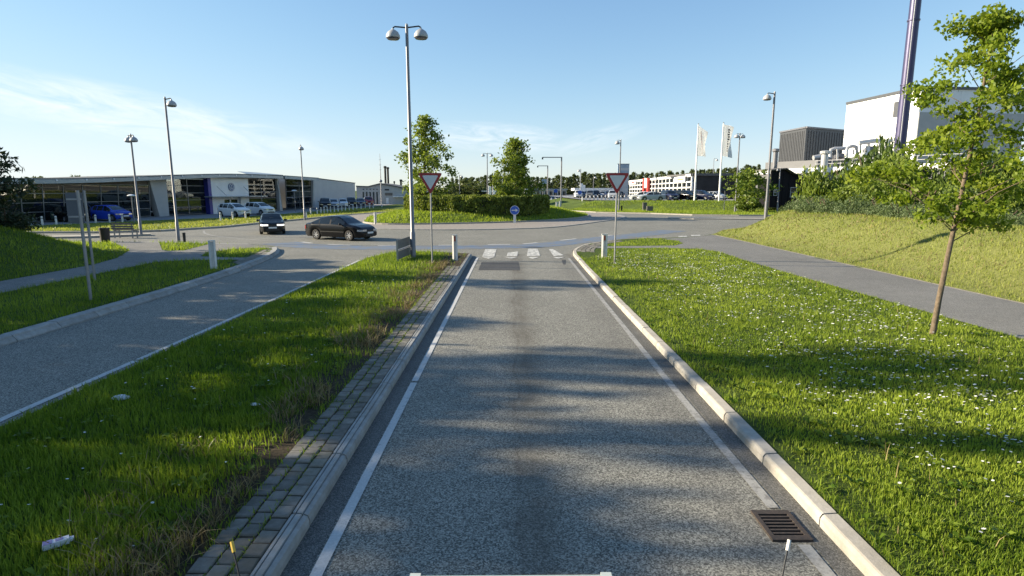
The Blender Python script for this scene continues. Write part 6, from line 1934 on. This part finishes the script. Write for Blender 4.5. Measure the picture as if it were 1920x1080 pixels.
for u, vb, w, h, lb in ((1208.5, 395, .55, 1.15, 'tall brown metal cabinet at the foot of the far bank'), (1218, 397, .8, .75, 'squat brown metal cabinet beside the tall one')):
    p = G(u, vb, .12); o = thing('utility_cabinet', lb, 'cabinet', p)
    q = MB(); q.box(-w / 2, w / 2, -.2, .2, -.1, h - .06); q.build('case', 'bench_wood', o)
    q = MB(); q.box(-w / 2 - .03, w / 2 + .03, -.23, .23, h - .058, h); q.build('lid', 'soffit', o)
    q = MB(); q.box(-w / 2 + .05, w / 2 - .05, -.215, -.202, .05, h - .12); q.build('door', 'soffit', o)
# ---- stub bollards along the lots
gb = 'white stubs along the lot edge'
def stub(p, h, w, label, group, mat='post_white'):
    o = thing('stub_post', label, 'bollard', p, 0, group)
    q = MB(); q.tube([(0, 0, -.15), (0, 0, h - .05), (0, 0, h)], [w, w, w * .5], 8); q.build('post', mat, o)
    q = MB(); q.tube([(0, 0, h - .22), (0, 0, h - .14)], [w * 1.03, w * 1.03], 8); q.build('band', 'sign_back', o)
for u, v in ((602, 400), (608, 399.3), (614, 398.6), (620, 398), (627, 397.3), (634, 396.6), (641, 395.8), (648, 395), (655, 394.2), (662, 393.4), (669, 392.6), (677, 391.8), (685, 391), (693, 390.3), (700, 389.6), (716, 388),
             (414, 412.5), (437, 411.5), (461, 409.5), (80, 422.5), (106, 421.5), (132, 420), (180, 418.5), (206, 417), (230, 416.5), (583, 402.5), (595, 401)):
    stub(G(u, v, .15), .75, .08, 'pale stub post along the edge of the left showroom forecourt', 'stub posts along the showroom forecourt')
for k in range(13):
    u = 1092 + k * 7.2; p = D(u, 377, 104); p.z = hz(h_E, p.x, p.y)
    stub(p, .75, .13, 'white stub post along the grass edge of the far car lot', 'white stubs along the far lot')
# ---- flagpoles with banner flags
def flag(u, dep, vt, label, style):
    pb = D(u, 377, dep); p = Vector((pb.x, pb.y, hz(h_E, pb.x, pb.y)))
    k = (540 - vt) / FPX; zt = ((k * math.cos(PITCH) - math.sin(PITCH)) / (math.cos(PITCH) + k * math.sin(PITCH))) * p.y + EYE; h = zt - p.z
    o = thing('flagpole', label, 'flagpole', p, R(40))
    q = MB(); q.tube([(0, 0, -.2), (0, 0, h * .5), (0, 0, h)], [.16, .12, .08], 10); q.build('pole', 'white_paint', o, True)
    q = MB(); q.ball((0, 0, h + .06), .1); q.build('finial', 'sign_back', o, True)
    # hanging banner with folds
    H_, W_, n_, m_ = 4.7, 2.7, 10, 16
    def fp(a, b_, off=0):    # a across 0..1, b down 0..1
        x = .12 + a * W_ * (1 - .12 * b_ * (style == 0)) * (0.85 + .15 * b_ if style == 0 else 1)
        y = (.16 * math.sin(a * 5 + b_ * 4 + style) + .09 * math.sin(a * 11 - b_ * 7)) * a + off
        z = h - .12 - b_ * H_ - a * (.9 * (1 - b_) if style == 0 else .25) - .06 * math.sin(a * 7) * a
        return (x, y, z)
    V = [fp(i / n_, j / m_, .012 * s_) for s_ in (-1, 1) for j in range(m_ + 1) for i in range(n_ + 1)]
    N_ = (n_ + 1) * (m_ + 1); F = []
    for s_ in (0, 1):
        for j in range(m_):
            for i in range(n_):
                a_ = s_ * N_ + j * (n_ + 1) + i; F.append((a_, a_ + 1, a_ + n_ + 2, a_ + n_ + 1))
    q = MB(); q.add(V, F); me = bpy.data.meshes.new('flag'); me.from_pydata(q.v, [], q.f); me.polygons.foreach_set('use_smooth', [True] * len(me.polygons))
    fl_ = link('flag', me, 'flag_cloth', o)
    if style == 1:       # a column of dark block letters, too small to read
        gr = [(.0, 1), (.12, .7), (0, .8), (.1, .9), (0, 1), (.15, .6), (0, .9), (.05, .95), (0, .7), (.1, 1)]
        for k_, (g0, g1) in enumerate(gr):
            b0 = .12 + k_ * .075; q = MB()
            q.add([fp(.43 + .16 * g0, b0, -.03), fp(.43 + .2 * g1, b0, -.03), fp(.43 + .2 * g1, b0 + .045, -.03), fp(.43 + .16 * g0, b0 + .045, -.03)], [(0, 1, 2, 3)])
            q.add([fp(.43 + .16 * g0, b0, -.045), fp(.43 + .2 * g1, b0, -.045), fp(.43 + .2 * g1, b0 + .045, -.045), fp(.43 + .16 * g0, b0 + .045, -.045)], [(0, 1, 2, 3)])
            q.build('letter', 'flag_ink', fl_)
    else:
        q = MB()
        for k_ in range(8):
            a0 = .3 + .03 * k_; b0 = .12 + .1 * k_
            q.add([fp(a0, b0, -.03), fp(a0 + .05, b0, -.03), fp(a0 + .08, b0 + .1, -.03), fp(a0 + .03, b0 + .1, -.03)], [(0, 1, 2, 3)])
        q.build('red_stripe', 'flag_red', fl_)
    return o
flag(1302, 92, 233, 'white flagpole with a draped white banner, next to the glazed showroom corner', 0)
flag(1348, 90, 231, 'white flagpole with a white banner of dark upright lettering', 1)
# white banner poles in the far centre
for k, (u, vt, dep) in enumerate(((916, 349, 125), (924, 345, 125), (1088, 343, 140), (1093, 346, 140))):
    p = D(u, vt, dep); o = thing('banner_pole', 'short white banner on a pole far behind the roundabout', 'banner', (p.x, p.y, 0), 0, 'white banners far behind the roundabout')
    q = MB(); q.tube([(0, 0, 0), (0, 0, p.z)], .07, 6); q.build('pole', 'white_paint', o)
    q = MB(); q.box(.05, .6, -.01, .01, p.z - 2.2, p.z - .1); q.build('banner', 'flag_cloth', o)
# direction sign near the bushy tree
p = D(1372, 352, 80); zb_ = hz(h_E, p.x, p.y)
o = thing('direction_sign', 'low dark blue direction board beside the road edge lamp', 'road sign', (p.x, p.y, zb_))
for x in (-.9, .9):
    q = MB(); q.tube([(x, 0, -.3), (x, 0, p.z - zb_)], .045, 8); q.build('post', 'galvanised', o)
q = MB(); q.box(-1.5, 1.2, -.06, -.04 + .02, p.z - zb_ - .4, p.z - zb_); q.build('board', 'car_slate', o)
# pale stone on the bank
p = D(1497, 394, 40); o = MB(); o.ball((0, 0, .1), (.12, .1, .11), 9, 6)
st = o.build('field_stone', 'concrete', None, True, (p.x, p.y, hz(h_A, p.x, p.y))); tag(st, 'pale rounded stone on the crest of the right bank', 'stone')
# ---- litter in the island grass
p = G(105, 1023, .16); o = thing('milk_carton', 'flattened white and violet drink carton lying in the grass', 'litter', p, R(40))
q = MB(); q.prism([(-.085, -.03, 0), (.085, -.035, 0), (.09, .03, 0), (-.08, .035, 0)], (0, 0, .045)); q.build('carton', 'litter_white', o)
q = MB(); q.box(-.08, -.02, -.034, .034, .046, .049); q.box(0.0, .05, -.02, .02, .046, .049); q.build('print', 'litter_print', o)
q = MB(); q.prism([(.086, -.03, 0.01), (.12, -.02, .012), (.12, .02, .012), (.09, .028, .01)], (0, 0, .02)); q.build('fold', 'litter_white', o)
for u, v, w, lb in ((225, 745, .15, 'crumpled pale paper in the island grass'), (478, 758, .07, 'small white paper scrap in the island grass')):
    p = G(u, v, .17); b = bmesh.new(); bmesh.ops.create_icosphere(b, subdivisions=2, radius=1)
    rr = random.Random(u)
    for v_ in b.verts: v_.co = Vector((v_.co.x * w * rr.uniform(.6, 1.1), v_.co.y * w * .5 * rr.uniform(.6, 1.1), v_.co.z * w * .28 * rr.uniform(.5, 1.2)))
    me = bpy.data.meshes.new('paper'); b.to_mesh(me); b.free()
    o = link('paper_scrap', me, 'litter_white', None, (p.x, p.y, p.z)); tag(o, lb, 'litter')
# ---- front of the lorry the picture was taken from: rail and two corner rods
tf = thing('lorry_front', 'pale front rail of a lorry with two thin corner rods with coloured caps', 'lorry', (0, 2.02, 0))
a, c = D(778, 1083, 2.37), D(1137, 1081, 2.37)
q = MB(); q.tube([(a.x, a.y - 2.02, a.z - .004), (c.x, c.y - 2.02, c.z - .004)], .010, 8); q.build('rail', 'truck_white', tf)
for e in (a, c):
    q = MB(); q.box(e.x - .022, e.x + .022, e.y - 2.04, e.y - 2.0, e.z - .16, e.z + .006); q.build('bracket', 'truck_white', tf)
q = MB(); q.box(-1.2, 1.2, -.35, -.02, .45, 1.27); q.build('front_panel', 'truck_white', tf)
q = MB(); q.box(-1.22, 1.22, -.3, .04, .35, .75); q.build('bumper', 'black_plastic', tf)
for u0, v0, u1, v1 in ((435.5, 1021, 450, 1085), (1479, 1018, 1466, 1085)):
    t0, t1 = D(u0, v0, 2.36), D(u1, v1, 2.30)
    dn = t1 + (t1 - t0).normalized() * .62
    off = Vector((0, 2.02, 0))
    q = MB(); q.tube([dn - off, t0 - off], .0035, 6); rd = q.build('corner_rod', 'black_plastic', tf)
    q = MB(); q.tube([t0 - off - (t0 - t1).normalized() * .032, t0 - off + (t0 - t1).normalized() * .012], .0075, 8); q.build('rod_cap', 'yellow_cap' if u0 < 960 else 'post_white', rd)
